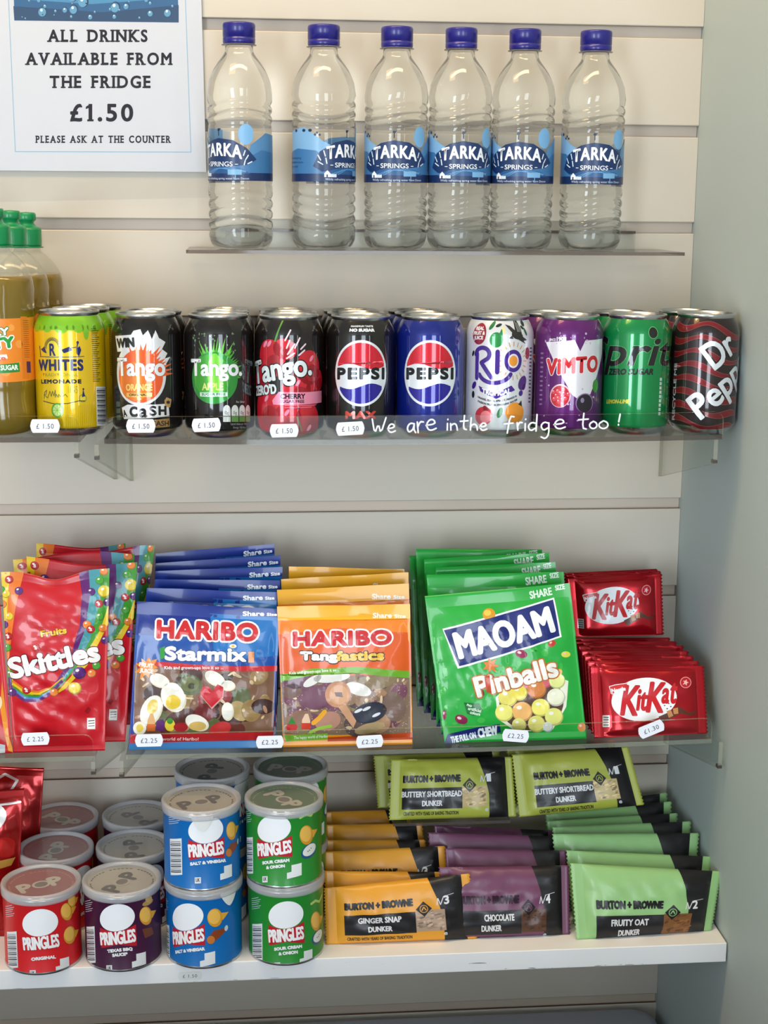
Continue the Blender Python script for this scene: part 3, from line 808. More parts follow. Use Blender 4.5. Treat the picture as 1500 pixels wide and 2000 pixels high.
A.ell(160, 778, 8, 8, (140, 150, 50), 1.7, n=18); A.ell(160, 778, 6, 6, (226, 200, 60), 1.9, n=18); A.poly([(158, 776), (161, 760), (165, 774)], NB, 2.1); A.ell(161.5, 760, 2, 2, NB, 2.2, n=8)
A.ell(109, 801, 13, 14.5, (84, 148, 40), 2.4, n=24); A.ell(109, 801, 9.5, 11, (178, 206, 120), 2.7, n=24)
for k in range(8): A.line([(109, 801), (109+9*math.cos(k*.785), 801+10*math.sin(k*.785))], .9, (110, 160, 60), 3)
for k in range(26): A.line([(184, 642+4.1*k), (196+10*((k*37) % 10)/10, 642+4.1*k)], 1.5, (84, 82, 20), 2)
A.rect(190, 755, 226, 832, (232, 234, 230), 1.8)
for k in range(22): A.line([(193, 760+3.2*k), (223, 760+3.2*k)], 0.9+.7*((k*5) % 3), (30, 40, 70), 2.2)
for k in range(18): A.line([(126+4*k, 790), (126+4*k, 838)], 0.9, (196, 164, 12), 0.8)
A.rect(0, 836, 300, 842, (126, 190, 36), 0.9)
c = make_can('drink_can', (226, 188, 12), -172, 138, A, zf=zcan_l)
G = 'yellow lemonade cans'; tag(c, 'yellow lemonade can with lime-green shoulders, at the front', 'can', G)
back_can(c, 160, YM, 'yellow lemonade can seen behind the front one, second in its file', G, zcan_l); back_can(c, 186, YR, 'yellow lemonade can nearest the wall, third in its file', G, zcan_l)

BK = (24, 20, 20)
def splash(A, cx, cy, r, col, seed, L, a0, a1, n, l0, l1):
    rnd = random.Random(seed)
    for i in range(n):
        a = a0+(a1-a0)*i/(n-1)+rnd.uniform(-.04, .04); ln = rnd.uniform(l0, l1); wd = rnd.uniform(.05, .11)
        A.poly([(cx+r*.9*math.cos(a-wd), cy+r*.9*math.sin(a-wd)), (cx+(r+ln)*math.cos(a+rnd.uniform(-.06, .06)), cy+(r+ln)*math.sin(a)), (cx+r*.9*math.cos(a+wd), cy+r*.9*math.sin(a+wd))], col, L+.01*(i % 5))
# 2 orange
A = Art('can'); WG = (222, 222, 224); TW = (232, 234, 238)
A.ell(272, 730, 54, 62, WG, 1.0, n=40)
pts = [(262, 646), (276, 643), (281, 655), (291, 645), (298, 662), (306, 645), (312, 660), (326, 668), (318, 682), (330, 690), (324, 700), (337, 697), (327, 710), (322, 735), (300, 760), (250, 740), (235, 690)]
A.poly(pts, WG, 1.05)
A.poly([(216, 656), (267, 653), (271, 684), (222, 687)], WG, 1.6)
A.text('WIN', 221, 660, 264, 679, (20, 18, 18), 2.4, bold=2.6, rot=-3)
A.ell(272, 735, 47, 52, (232, 92, 36), 1.9, n=40); splash(A, 275, 732, 48, (232, 92, 36), 3, 1.8, -math.pi*.62, -math.pi*.02, 15, 5, 22)
A.ell(262, 745, 34, 38, (226, 118, 40), 2.05, n=32)
A.text('Tango', 221, 699, 324, 734, TW, 2.8, bold=2.6, border=((150, 60, 34), 1.2))
A.text('ORANGE', 243, 750, 297, 763, (242, 206, 110), 2.5, bold=1.0)
A.rect(244, 767, 296, 775, (238, 180, 80), 2.3); A.text('ORIGINAL', 250, 768.5, 287, 773.5, (40, 30, 24), 2.6, bold=.5)
A.poly([(231, 796), (246, 790), (330, 788), (332, 812), (236, 818)], WG, 2.1)
A.text('A', 234, 800, 243, 814, (20, 18, 18), 2.6, bold=1.2, rot=-14); A.text('C', 250, 794, 267, 814, (20, 18, 18), 2.6, bold=2.6); A.text('a', 270, 790, 286, 815, (20, 18, 18), 2.6, bold=2); A.text('S', 290, 793, 304, 812, (20, 18, 18), 2.6, bold=1.8); A.text('H', 308, 793, 325, 811, (20, 18, 18), 2.6, bold=2.2)
A.poly([(321, 782), (326, 776), (338, 780), (334, 796), (322, 795)], (190, 150, 96), 2.2); A.text('*', 325, 782, 334, 794, (30, 22, 18), 2.5, bold=1.2, caps=glyph_mesh('*')[0][:, 1].max())
A.poly([(296, 820), (332, 817), (332, 833), (296, 836)], (172, 130, 74), 1.8); A.text('CASH', 292, 822, 330, 832, (60, 40, 26), 2.2, bold=.8)
for k in range(3): A.rect(212, 784+13*k, 226, 794+13*k, (80, 90, 70), 1.6)
c = make_can('drink_can', BK, -172, 287, A); G = 'black cans with an orange fruit splash'; tag(c, 'black can with an orange fruit splash and a WIN paper cutout', 'can', G)
back_can(c, 301, YM, 'black can behind the one with the orange splash and WIN cutout', G)

# 3 apple
A = Art('can'); GA = (62, 158, 44)
A.ell(417, 738, 49, 51, (44, 140, 52), 1.6, n=40); A.ell(412, 734, 38, 42, GA, 1.8, n=36); A.ell(420, 730, 15, 40, (120, 206, 60), 1.9, n=30)
splash(A, 418, 735, 46, (74, 168, 48), 8, 1.55, -math.pi*.66, math.pi*.02, 22, 4, 20); splash(A, 418, 735, 46, (110, 200, 70), 12, 1.5, -math.pi*.62, -math.pi*.3, 9, 14, 36)
rnd = random.Random(4)
for k in range(26): A.ell(372+rnd.uniform(0, 95), rnd.uniform(648, 690), rnd.uniform(.8, 2.2), rnd.uniform(1, 3), (110, 140, 96), 1.4, n=8)
A.text('Tango.', 366, 701, 476, 734, (236, 240, 240), 2.8, bold=2.5, border=((30, 90, 40), 1.0))
A.text('APPLE', 393, 748, 436, 762, (208, 214, 120), 2.5, bold=1.0)
A.rect(388, 766, 444, 774, (200, 230, 210), 2.3); A.text('SUGAR FREE', 392, 767.5, 440, 772.5, (20, 70, 50), 2.6, bold=.4)
for k in range(4):
    A.ell(442+17*k, 801, 7.5, 10, (214, 216, 214), 1.8, n=14); A.rect(434.5+17*k, 801, 449.5+17*k, 812, (214, 216, 214), 1.9); A.rect(434.5+17*k, 814, 449.5+17*k, 824, (214, 216, 214) if k == 0 else (96, 150, 70), 1.8)
    A.text('0g', 438+17*k, 803, 446+17*k, 809, (30, 30, 30), 2.4)
A.text('Per 330ml', 462, 783, 482, 787, (190, 190, 190), 2); A.text('Typical values per 100ml', 448, 826, 490, 830, (170, 170, 170), 2); A.text('Energy 13kJ/3kcal', 455, 833, 486, 837, (170, 170, 170), 2)
c = make_can('drink_can', BK, YF, 428, A); G = 'black cans with a green apple splash'; tag(c, 'black can with a green apple splash, at the front', 'can', G)
back_can(c, 431.5, YM, 'black can directly behind the green apple splash one', G); back_can(c, 434.5, YR, 'black can nearest the wall behind the green apple splash one', G)

# 4 cherry
A = Art('can'); RD, RD2, PK = (200, 30, 46), (160, 18, 34), (238, 140, 170)
for x, y, rx, ry, rot in ((527, 700, 30, 38, -12), (556, 682, 24, 20, 20), (607, 718, 28, 34, 0), (580, 762, 30, 34, 0), (618, 765, 20, 26, 0), (515, 800, 32, 44, 0), (560, 822, 30, 34, 0), (604, 822, 28, 34, 10), (500, 745, 22, 30, 0), (634, 742, 14, 20, 0)):
    A.ell(x, y, rx+1.5, ry+1.5, (40, 8, 14), 1.0, rot, 28); A.ell(x, y, rx, ry, RD, 1.2, rot, 28); A.ell(x+rx*.25, y+ry*.3, rx*.6, ry*.5, RD2, 1.4, rot, 20)
for x, y in ((514, 672), (524, 671), (612, 700), (582, 748), (606, 836), (516, 778), (560, 806)): A.ell(x, y, 3.4, 7.5, PK, 1.9, 35, 14)
A.line([(553, 620), (545, 640), (537, 666)], 3.4, (90, 150, 60), 1.9); A.line([(627, 690), (620, 706)], 2.5, (70, 120, 60), 1.9); A.line([(580, 815), (590, 842)], 3, (90, 130, 70), 1.9)
for (a, b) in (((568, 645), (557, 665)), ((566, 665), (560, 680)), ((576, 672), (562, 692)), ((586, 660), (576, 680)), ((598, 672), (588, 682)), ((575, 690), (560, 700)), ((596, 684), (584, 694))): A.line([a, b], 3, (244, 214, 224), 2.0)
A.text('Tango.', 472, 697, 611, 742, (230, 240, 244), 3.0, bold=3.0, border=((20, 12, 14), 3), rot=-8)
A.text("ZERO'D", 478, 752, 539, 771, (226, 236, 240), 2.9, bold=1.8, border=((20, 12, 14), 2), rot=-4)
A.poly([(530, 782), (544, 765), (646, 763), (646, 786), (620, 788), (532, 790)], PK, 2.3)
A.text('CHERRY', 547, 769, 597, 779, (30, 14, 20), 2.8, bold=1.1); A.text('SUGAR FREE', 547, 781, 595, 787, (60, 20, 30), 2.8, bold=.5)
A.line([(556, 792), (624, 791)], 1, PK, 2.5); A.line([(556, 796), (612, 795)], 1, PK, 2.5)
c = make_can('drink_can', (26, 20, 20), YF, 565, A); G = 'black cans with red cherries'; tag(c, 'black can covered in red cherries with a pink band, at the front', 'can', G)
back_can(c, 564, YM, 'black can directly behind the cherry covered one', G); back_can(c, 559.5, YR, 'black can nearest the wall behind the cherry covered one', G)

# 5, 6 colas
def globe(A, cx, cy, r):
    A.ell(cx, cy, r, r*1.155, (226, 232, 238), 1.4, n=52)
    r2 = r*.925; q = 1.155
    up = []; 
    for i in range(29): 
        a = math.pi*(1+i/28.0); up.append((cx+r2*math.cos(a), cy+r2*q*math.sin(a)))
    # only what lies above the upper wave
    y0 = cy-r*.28
    top = [p for p in up if p[1] < y0-1]
    xL, xR = top[0][0], top[-1][0]
    wv = [(xR+(xL-xR)*i/12.0, y0+2.5+5.5*math.sin(math.pi*2*i/12.0)) for i in range(13)]
    A.poly(top+wv, (204, 26, 46), 1.9)
    dn = [(cx+r2*math.cos(math.pi*i/28.0), cy+r2*q*math.sin(math.pi*i/28.0)) for i in range(29)]
    y1 = cy+r*.5
    bot = [p for p in dn if p[1] > y1+1]
    xR, xL = bot[0][0], bot[-1][0]
    wv = [(xL+(xR-xL)*i/12.0, y1-2.5+5.5*math.sin(math.pi*2*i/12.0)) for i in range(13)]
    A.poly(bot+wv, (34, 24, 142), 1.9)
    A.text('PEPSI', cx-r*.9, cy-7-r*.07, cx+r*.9, cy+16-r*.07, (14, 14, 20), 2.6, bold=3.0, space=1.22)
A = Art('can'); globe(A, 705, 729, 56)
A.text('MAXIMUM TASTE', 683, 636, 731, 639.5, (220, 222, 226), 2, bold=.5); A.text('NO SUGAR', 681, 642, 733, 648, (230, 232, 236), 2, bold=1.3)
A.text('MAX', 674, 803, 736, 818, (196, 60, 46), 2.2, bold=2.4, space=1.1)
c = make_can('drink_can', (24, 21, 20), YF, 704, A); G = 'black cola cans'; tag(c, 'black can with a red, white and blue globe, at the front', 'can', G)
back_can(c, 694, YM, 'black cola can directly behind the black globe can', G); back_can(c, 684, YR, 'black cola can nearest the wall behind the black globe can', G)
A = Art('can'); globe(A, 839.5, 729, 56)
c = make_can('drink_can', (10, 30, 124), YF, 840, A); G = 'blue cola cans'; tag(c, 'blue can with a red, white and blue globe, at the front', 'can', G)
back_can(c, 824.5, YM, 'blue cola can directly behind the blue globe can', G); back_can(c, 809, YR, 'blue cola can nearest the wall behind the blue globe can', G)

# 7 tropical
A = Art('can'); PU = (66, 30, 134); LF = (30, 44, 36)
rnd = random.Random(11)
A.ell(931, 652, 16, 21, (150, 30, 52), 1.6, n=26)
A.text('REAL', 921, 638, 941, 645, (244, 240, 240), 2.3, bold=.7); A.text('FRUIT &', 917, 647, 944, 654, (244, 240, 240), 2.3, bold=.7); A.text('JUICE', 919, 656, 941, 663, (244, 240, 240), 2.3, bold=.7)
A.ell(968, 664, 13.5, 15, (30, 130, 62), 1.6, n=22); A.poly([(968, 662), (979, 641), (981, 664)], (30, 130, 62), 1.65); A.poly([(977, 640), (986, 640), (984, 654)], (246, 226, 150), 1.8)
for x, y, rx, ry, rot, cl in ((958, 636, 4, 10, 35, (40, 110, 60)), (972, 636, 7, 3, -20, LF), (946, 622, 9, 4, 20, PU), (1030, 632, 5, 6, 0, LF), (1032, 648, 3, 8, -20, (40, 100, 60)), (917, 690, 3, 6, 20, LF), (921, 752, 5, 8, 30, PU), (919, 770, 4, 7, 0, LF), (978, 806, 5, 11, 20, (40, 110, 60)), (950, 800, 5, 9, -30, (160, 30, 50)), (1022, 768, 5, 6, 30, PU), (1030, 756, 4, 7, 30, PU), (1038, 690, 7, 12, 0, (150, 26, 44)), (1025, 640, 5, 3, 40, LF)):
    A.ell(x, y, rx, ry, cl, 1.6, rot, 16)
# dark bird in flight
A.ell(1011, 655, 13, 8, (40, 40, 40), 1.9, 15, 20); A.poly([(1004, 655), (985, 634), (996, 637), (1012, 650)], (44, 42, 42), 1.95); A.poly([(1006, 650), (1006, 624), (1014, 626), (1020, 640), (1022, 656)], (36, 36, 36), 2.0); A.poly([(1020, 656), (1036, 664), (1026, 666), (1032, 672), (1014, 664)], (40, 40, 40), 1.85); A.poly([(999, 655), (993, 661), (1002, 662)], (60, 60, 60), 1.9)
for k in range(3): A.line([(1009+4*k, 628+3*k), (1012+3*k, 648)], .9, (200, 200, 196), 2.3)
def curl(pts, w_): A.line(pts, w_, PU, 2.2)
arc = lambda cx, cy, rx, ry, a0, a1, n=14: [(cx+rx*math.cos(math.radians(a0+(a1-a0)*i/n)), cy+ry*math.sin(math.radians(a0+(a1-a0)*i/n))) for i in range(n+1)]
curl([(928, 690), (928, 738)], 9); curl(arc(940, 692, 15, 13, 180, 400)+[(938, 708), (960, 738)], 8.5); curl(arc(966, 722, 34, 26, 20, 160), 8)
curl([(971, 687), (971, 727)], 9)
A.ell(1003, 705, 19, 22, PU, 2.2, n=36); A.ell(1003, 705, 11.5, 14, (230, 226, 238), 2.5, n=30); A.ell(1003, 705, 9, 10.5, (238, 152, 50), 2.7, n=26)
for k in range(20):
    a = 2*math.pi*k/20; A.line([(1003+25*math.cos(a), 705+29*math.sin(a)), (1003+32*math.cos(a), 705+37*math.sin(a))], 2, (214, 156, 96), 1.9)
A.poly([(933, 753), (968, 768), (1000, 753), (1008, 762), (970, 779), (937, 764)], PU, 2.1)
A.text('TROPICAL', 941, 759, 999, 769, (240, 238, 244), 2.6, bold=1.1, fn=lambda x, y: (x, y+4-((x-970)/30.0)**2*6))
sm = lambda x, y: (x, y+5-((x-970)/40.0)**2*9)
A.text('ORANGE, GUAVA, APRICOT, MANGO &', 931, 776, 1012, 780, (50, 46, 60), 2.2, bold=.4, fn=sm); A.text('PASSION FRUIT IN SPARKLING WATER', 932, 784, 1014, 788, (50, 46, 60), 2.2, bold=.4, fn=sm)
A.ell(1010, 806, 21, 20, (236, 150, 44), 1.7, n=26); A.ell(945, 812, 19, 18, (190, 40, 56), 1.6, n=24); A.ell(950, 814, 12, 12, (226, 120, 130), 1.8, n=20); A.poly([(1016, 790), (1024, 782), (1026, 794)], LF, 1.9)
A.ell(1026, 748, 10, 15, (80, 40, 120), 1.6, 25, 20)
for k in range(16): A.line([(1048, 680+7*k), (1056, 680+7*k)], 3, (80, 80, 84), 1.8)
c = make_can('drink_can', (216, 218, 222), YF, 974, A, fin='can'); tag(c, 'white tropical fruit can with purple lettering and a dark bird', 'can')

# 8 purple
A = Art('can'); VW = (226, 224, 232); VR = (206, 34, 44)
A.poly([(1060, 668), (1120, 664), (1132, 686), (1142, 665), (1195, 661), (1195, 692), (1158, 770), (1128, 778), (1118, 770)], VW, 1.4)
A.text('SINCE', 1069, 661, 1083, 666, (226, 220, 232), 2.2, bold=.5); A.text('1908', 1085, 658, 1104, 666, (226, 220, 232), 2.2, bold=1)
wob = lambda x, y: (x, y-(x-1062)*.06)
A.text('ViMTO', 1064, 701, 1176, 733, VR, 2.8, bold=3.4, fn=wob, border=((240, 236, 240), 1.8), space=1.08)
A.ell(1095, 773, 21, 23, (226, 190, 200), 1.8, n=26); A.ell(1095, 774, 19, 21, (190, 34, 54), 2.1, n=26)
for k in range(14):
    a = k*2.4; r = 4+k*.95; A.ell(1095+r*math.cos(a), 774+r*1.1*math.sin(a), 4, 4, (222, 70, 84), 2.4+.02*(k % 4), n=10); A.ell(1094+r*math.cos(a), 772+r*1.1*math.sin(a), 1.3, 1.3, (250, 214, 220), 2.7, n=6)
A.ell(1146, 787, 20, 19, (150, 130, 170), 1.8, n=24); A.ell(1146, 788, 18, 18, (34, 22, 40), 2.1, n=24); A.ell(1140, 782, 4, 5, (140, 130, 160), 2.4, n=12); A.ell(1172, 754, 9, 13, (70, 140, 50), 1.9, n=18)
rnd = random.Random(21)
for k in range(34): A.ell(rnd.uniform(1050, 1175), rnd.choice([rnd.uniform(735, 830), rnd.uniform(648, 672)]), rnd.uniform(.8, 2.6), rnd.uniform(.8, 2.8), (206, 176, 214), 1.9, n=8)
for k in range(12): A.line([(1047, 690+9*k), (1053, 690+9*k)], 3.4, (150, 120, 160), 1.8)
c = make_can('drink_can', (92, 18, 104), YF, 1110, A); G = 'purple fruit drink cans'; tag(c, 'purple can with a big white V and red lettering, at the front', 'can', G)
back_can(c, 1066, YM, 'purple can tucked behind, between the white tropical can and the front purple one', G)

# 9 green
A = Art('can'); SB = (26, 28, 28); SE = (120, 190, 120)
def sprite(x0, x1, wbold, col, L): A.text('Sprite', 1122, 658, 1366, 714, col, L, bold=wbold, shear=.28)
sprite(0, 0, 3.4, SB, 2.6); sprite(0, 0, 4.8, SE, 1.6)
A.ell(1274, 650, 10.5, 12, SE, 1.7, n=26); A.ell(1274, 650, 9.4, 10.8, SB, 2.4, n=26)
A.text('ZERO SUGAR', 1182, 720, 1277, 732, SB, 2.4, bold=1.3, shear=.2)
A.text('LEMON-LIME', 1178, 780, 1231, 788, (190, 190, 60), 2.2, bold=.9, shear=.2)
for k in range(9): A.rect(1294, 738+8.4*k, 1300, 744+8.4*k, (190, 220, 200), 1.9)
c = make_can('drink_can', (0, 128, 64), YF, 1241, A); G = 'green lemon-lime cans'; tag(c, 'green can with dark slanted lettering, at the front', 'can', G)
back_can(c, 1206, YM-2, 'green can behind, its rim showing left of the front green one', G)

# 10 dark red
A = Art('can'); DR = (120, 20, 30); LT = (150, 84, 80)
for k in range(8):
    y0 = 622+27*k
    up = [(1296+8*i, y0+8*math.sin(i*.42+k*.5)+i*1.3) for i in range(22)]; dn = [(x, y+10+3*math.sin(i*.5+k)) for i, (x, y) in enumerate(up)]
    A.poly(up+dn[::-1], DR, 0.8+.02*k); A.line(up, .7, LT, 1.3); A.line(dn, .7, LT, 1.3)
A.rect(1293, 600, 1304, 850, (34, 26, 28), 1.5)
A.text('Dr', 1372, 655, 1437, 710, (28, 18, 20), 2.0, bold=5.5, rot=-38); A.text('Dr', 1372, 655, 1437, 710, (226, 230, 236), 2.9, bold=2.6, rot=-38)
A.text('Pepper', 1334, 712, 1530, 764, (28, 18, 20), 2.0, bold=5.5, rot=-40, fn=None); A.text('Pepper', 1334, 712, 1530, 764, (226, 230, 236), 2.9, bold=2.6, rot=-40)
A.text('RECYCLE ME', 1255, 760, 1366, 769, (206, 206, 206), 2.2, bold=.7, rot=-90)
c = make_can('drink_can', (38, 26, 28), YF, 1374, A); G = 'dark red striped cans'; tag(c, 'dark red and black striped can beside the grey panel, at the front', 'can', G)
back_can(c, 1336, YM-2, 'dark red striped can behind, between the green and front striped cans', G)

# ------------------------------------------------------------------ crisp tubs
RT = 37.0
m_lid = clear_mat('tub_lid_plastic', (0.9, 0.9, 0.9), 0.12, diffuse=0.2, dcol=(0.75, 0.75, 0.77), fres=1.5)
m_lidrim = clear_mat('tub_lid_rim', (0.85, 0.85, 0.86), 0.12, diffuse=0.45, dcol=(0.74, 0.74, 0.76), fres=1.5)
def tub_art(cx, cy, dx, lines, flav, back='red', dark=False):
    """front print, drawn on image rows around the head oval at (cx, cy)"""
    A = Art('tub')
    A.ell(cx, cy, 35.5, 26.5, (242, 243, 246), 2.0, -8, 36)
    if back == 'red': A.poly([(cx-36, cy+18), (cx-34, cy+58), (cx, cy+52), (cx+38, cy+56), (cx+37, cy+14), (cx, cy+30)], (190, 28, 44), 1.6)
    A.text('PRINGLES', cx-36, cy+27, cx+36, cy+52, (246, 244, 244), 2.8, bold=1.9, rot=-4, border=((188, 30, 44), 1.3), fn=lambda x, y: (x, y+((x-cx)/35.0)**2*-2))
    for i, (t, wd, dy) in enumerate(lines): A.text(t, cx-wd/2+4, cy+dy, cx+wd/2+4, cy+dy+6.3, (240, 240, 240), 2.6, bold=1.1, rot=-4)
    A.rect(cx-24, cy+92, cx-12, cy+104, (232, 232, 234), 2.0); A.text('UK', cx-22, cy+94, cx-14, cy+101, (90, 60, 70), 2.4, bold=.4)
    A.poly([(cx+27, cy+87), (cx+36, cy+85), (cx+36, cy+97), (cx+27, cy+99)], (236, 236, 236), 2.0); A.poly([(cx+36, cy+72), (cx+57, cy+68), (cx+57, cy+92), (cx+36, cy+97)], (236, 236, 236), 2.05)
    A.rect(cx-82, cy+15, cx-50, cy+86, (228, 230, 232), 2.0)
    for k in range(18): A.line([(cx-80, cy+20+3.5*k), (cx-53, cy+21+3.5*k)], .8+.7*((k*7) % 3), (40, 44, 60), 2.4)
    for k in range(6): A.line([(cx-84, cy-34+4*k), (cx-60+3*((k*5) % 3), cy-36+4*k)], 1.1, (190, 200, 210), 1.8)
    return A
def chip(A, x, y, s=1.0, rot=0):
    A.ell(x, y, 17*s, 20*s, (214, 150, 40), 2.2, rot, 26); A.ell(x-2*s, y-2*s, 14*s, 16*s, (236, 184, 84), 2.5, rot, 24); A.poly([(x+10*s, y-10*s), (x+34*s, y-12*s), (x+18*s, y+6*s)], (224, 166, 60), 2.1)
def make_tub(name, col, cx, cy, zb, art, uc, seal_col, seal_ink, lidart, tab=None):
    t = thing(name, 'x', 'tub', (cx, cy, zb))
    pr = [(RT-1.2, 0.0), (RT+.2, .4), (RT+.5, 1.6), (RT, 2.6), (RT, 40), (RT, 74), (RT+.6, 75.5), (RT+.6, 77.2), (RT-1.5, 78)]
    mats = [m_alu, m_alu, m_alu] + [mat(col, 'tub')]*2 + [m_alu]*3
    mb = MB(); mb.lathe(pr, 72, m_alu, mats, cap0=True)
    if art: cyl_emit(art, mb, RT, uc, cx, cy, 1800, 72, 'lin', zb, [(RT, 2.6), (RT, 40), (RT, 74)], 0.07)
    mb.build('tub_body', t)
    mb = MB(); mb.lathe([(RT-1, 77.6), (RT-3.5, 76.6), (0.01, 76.4)], 64, mat(seal_col, 'wrap'))
    V = []
    z0 = 76.75
    ink = mat(seal_ink, 'paper'); pale = mat((206, 200, 186), 'paper')
    # ring of small print and the word on the seal
    for k in range(46):
        if k % 7 == 6: continue
        a0 = 2*math.pi*k/46; a1 = a0+.09
        mb.add([(r_*math.sin(a), -r_*math.cos(a), z0) for r_, a in ((29.5, a0), (31, a0), (31, a1), (29.5, a1))], [(0, 1, 2, 3)], ink)
    ang = lidart
    ca, sa = math.cos(ang), math.sin(ang)
    for tx, ox, m_ in (('P', -15.5, pale if seal_col != (196, 190, 176) else ink), ('O', 0, ink), ('P', 15.5, pale if seal_col != (196, 190, 176) else ink)):
        v, f, e = glyph_mesh(tx); q = v/HCAP*18; q = q-np.array([q[:, 0].mean(), 9])
        if tx == 'O':
            o = [(9*math.cos(k*.35), 8*math.sin(k*.35)) for k in range(18)]
            mb.add([(a*ca-b*sa, a*sa+b*ca, z0+.05) for a, b in o], [tuple(range(18))], pale)
            o = [(6.5*math.cos(k*.35), 5.5*math.sin(k*.35)) for k in range(18)]
            mb.add([(a*ca-b*sa, a*sa+b*ca, z0+.1) for a, b in o], [tuple(range(18))], mat((110, 104, 98), 'paper'))
        else:
            for grow, zz, mm in ((1.5, z0, m_),):
                for dx_, dy_ in ((0, 0), (1.3, 0), (-1.3, 0), (0, 1.3), (0, -1.3)):
                    mb.add([((a+dx_+ox)*ca-(b+dy_)*sa, (a+dx_+ox)*sa+(b+dy_)*ca, z0+.03*(1+dx_+2*dy_)*.4+.06) for a, b in q], f, mm)
    if tab is not None:
        T = []
        for k in range(9):
            w_ = (-1+k/4.0); a = tab+w_*.28; d = 13*(1-abs(w_)**1.6)
            T += [((RT+1.1)*math.sin(a), -(RT+1.1)*math.cos(a), 77), ((RT+.9+.2*d/13)*math.sin(a), -(RT+.9+.2*d/13)*math.cos(a), 74.5-d)]
        mb.add(T, [(2*i, 2*i+1, 2*i+3, 2*i+2) for i in range(8)], mat((226, 226, 222), 'wrap'), True)
    mb.build('foil_seal', t, label='printed peel-off seal under the lid')
    mb = MB(); mb.lathe([(RT+.9, 72.2), (RT+1.5, 72.4), (RT+1.7, 74), (RT+1.7, 80), (RT+1.0, 81.6), (RT-.6, 82), (RT-2.6, 81.2), (RT-4, 79.2)], 72, m_lidrim); rim = mb
    k0 = len(mb.f)
    mb.lathe([(RT-4, 79.2), (0.01, 79.0)], 72, m_lid); mb.build('lid', t, label='clear plastic push-on lid')
    return t
YT = (-215.5, -136.5, -57)
def tubx(u, v): 
    return x_at(u, YT[0], ZW+40)
GREY = (196, 190, 176)
# original, red
A = tub_art(78, 1802, 0, [('ORIGINAL', 48, 66)], '', back=None)
for x, y, s, r in ((134, 1782, .85, 0), (140, 1828, .9, 30), (150, 1762, .7, 40)): chip(A, x, y, s, r)
x1 = tubx(83, 1850)
tub_r = make_tub('crisp_tub', (206, 26, 32), x1, YT[0], ZW, A, 83, (150, 34, 42), (196, 110, 104), .5)
G = 'red crisp tubs'; tag(tub_r, 'red crisp tub at the front left corner of the white shelf', 'tub', G)
dup(tub_r, (x_at(110, YT[1], ZW+60), YT[1], ZW), 'red crisp tub behind the front red one, middle of its file', G, .8); dup(tub_r, (x_at(123, YT[2], ZW+60), YT[2], ZW), 'red crisp tub nearest the wall, furthest back in its file', G, -1.2)
# barbecue, plum
A = tub_art(228, 1792, 0, [('TEXAS BBQ', 50, 60), ('SAUCE*', 30, 69)], '')
chip(A, 288, 1790, .9, 0); A.ell(294, 1764, 15, 5, (176, 140, 80), 2.3, -20, 20); A.ell(296, 1757, 9, 8, (190, 156, 96), 2.4, -10, 18); A.poly([(278, 1816), (302, 1812), (308, 1826), (284, 1834)], (110, 60, 36), 2.2)
x2 = tubx(240, 1850)
tub_p = make_tub('crisp_tub', (64, 20, 56), x2, YT[0], ZW, A, 240, GREY, (60, 58, 60), 1.1)
G = 'plum crisp tubs'; tag(tub_p, 'plum-coloured barbecue crisp tub at the front of its file', 'tub', G)
dup(tub_p, (x_at(262, YT[1], ZW+60), YT[1], ZW), 'plum crisp tub with a grey lid behind the front plum one', G, .6); dup(tub_p, (x_at(270.5, YT[2], ZW+60), YT[2], ZW), 'plum crisp tub with a grey lid nearest the wall', G, 1.2)
# salt and vinegar, blue: the lower one turned left, the upper facing front
def blue_extras(A, cx, cy):
    A.line([(cx+43, cy-35), (cx+58, cy-38), (cx+74, cy-50)], 4.5, (226, 200, 166), 2.3)
    chip(A, cx+58, cy+3, .9, 0)
    A.poly([(cx+42, cy+44), (cx+55, cy+28), (cx+76, cy+24), (cx+80, cy+30), (cx+66, cy+42), (cx+50, cy+54)], (140, 64, 28), 2.3); A.ell(cx+49, cy+46, 8, 8, (200, 120, 50), 2.5, 0, 16); A.ell(cx+82, cy+24, 4, 6, (200, 210, 214), 2.4, 20, 12)
BLU = (4, 104, 178)
A = tub_art(362, 1790, 0, [('SALT & VINEGAR', 66, 62)], ''); blue_extras(A, 362, 1790)
x3 = tubx(398.5, 1800)
tub_b = make_tub('crisp_tub', BLU, x3, YT[0], ZW, A, 398.5, GREY, (60, 58, 60), .6, tab=.75)
G = 'blue crisp tubs'; tag(tub_b, 'blue crisp tub at the front, lower of its stack, picture turned left', 'tub', G)
TH = 81.2
A = tub_art(403, 1621, 0, [('SALT & VINEGAR', 74, 60)], ''); blue_extras(A, 403, 1621)
xb = x_at(394.5, YT[0], ZW+TH+40)
# the sheet is drawn at the height of the upper tub
tub_b2 = make_tub('crisp_tub', BLU, xb, YT[0]-.5, ZW+TH, A, 394.5, GREY, (60, 58, 60), .45, tab=.05)
tag(tub_b2, 'blue crisp tub at the front, upper of its stack, with a pale foil tab', 'tub', G)
for k, (yy, uu) in enumerate(((YT[1]+1, 415),)):
    for j in range(2):
        dup(tub_b if j == 0 else tub_b2, (x_at(uu, yy, ZW+40+80*j), yy, ZW+TH*j), '%s blue crisp tub of the half-%s stack behind the front blue one' % (('lower', 'upper')[j], ('hidden', '')[k]), G, .9+k)
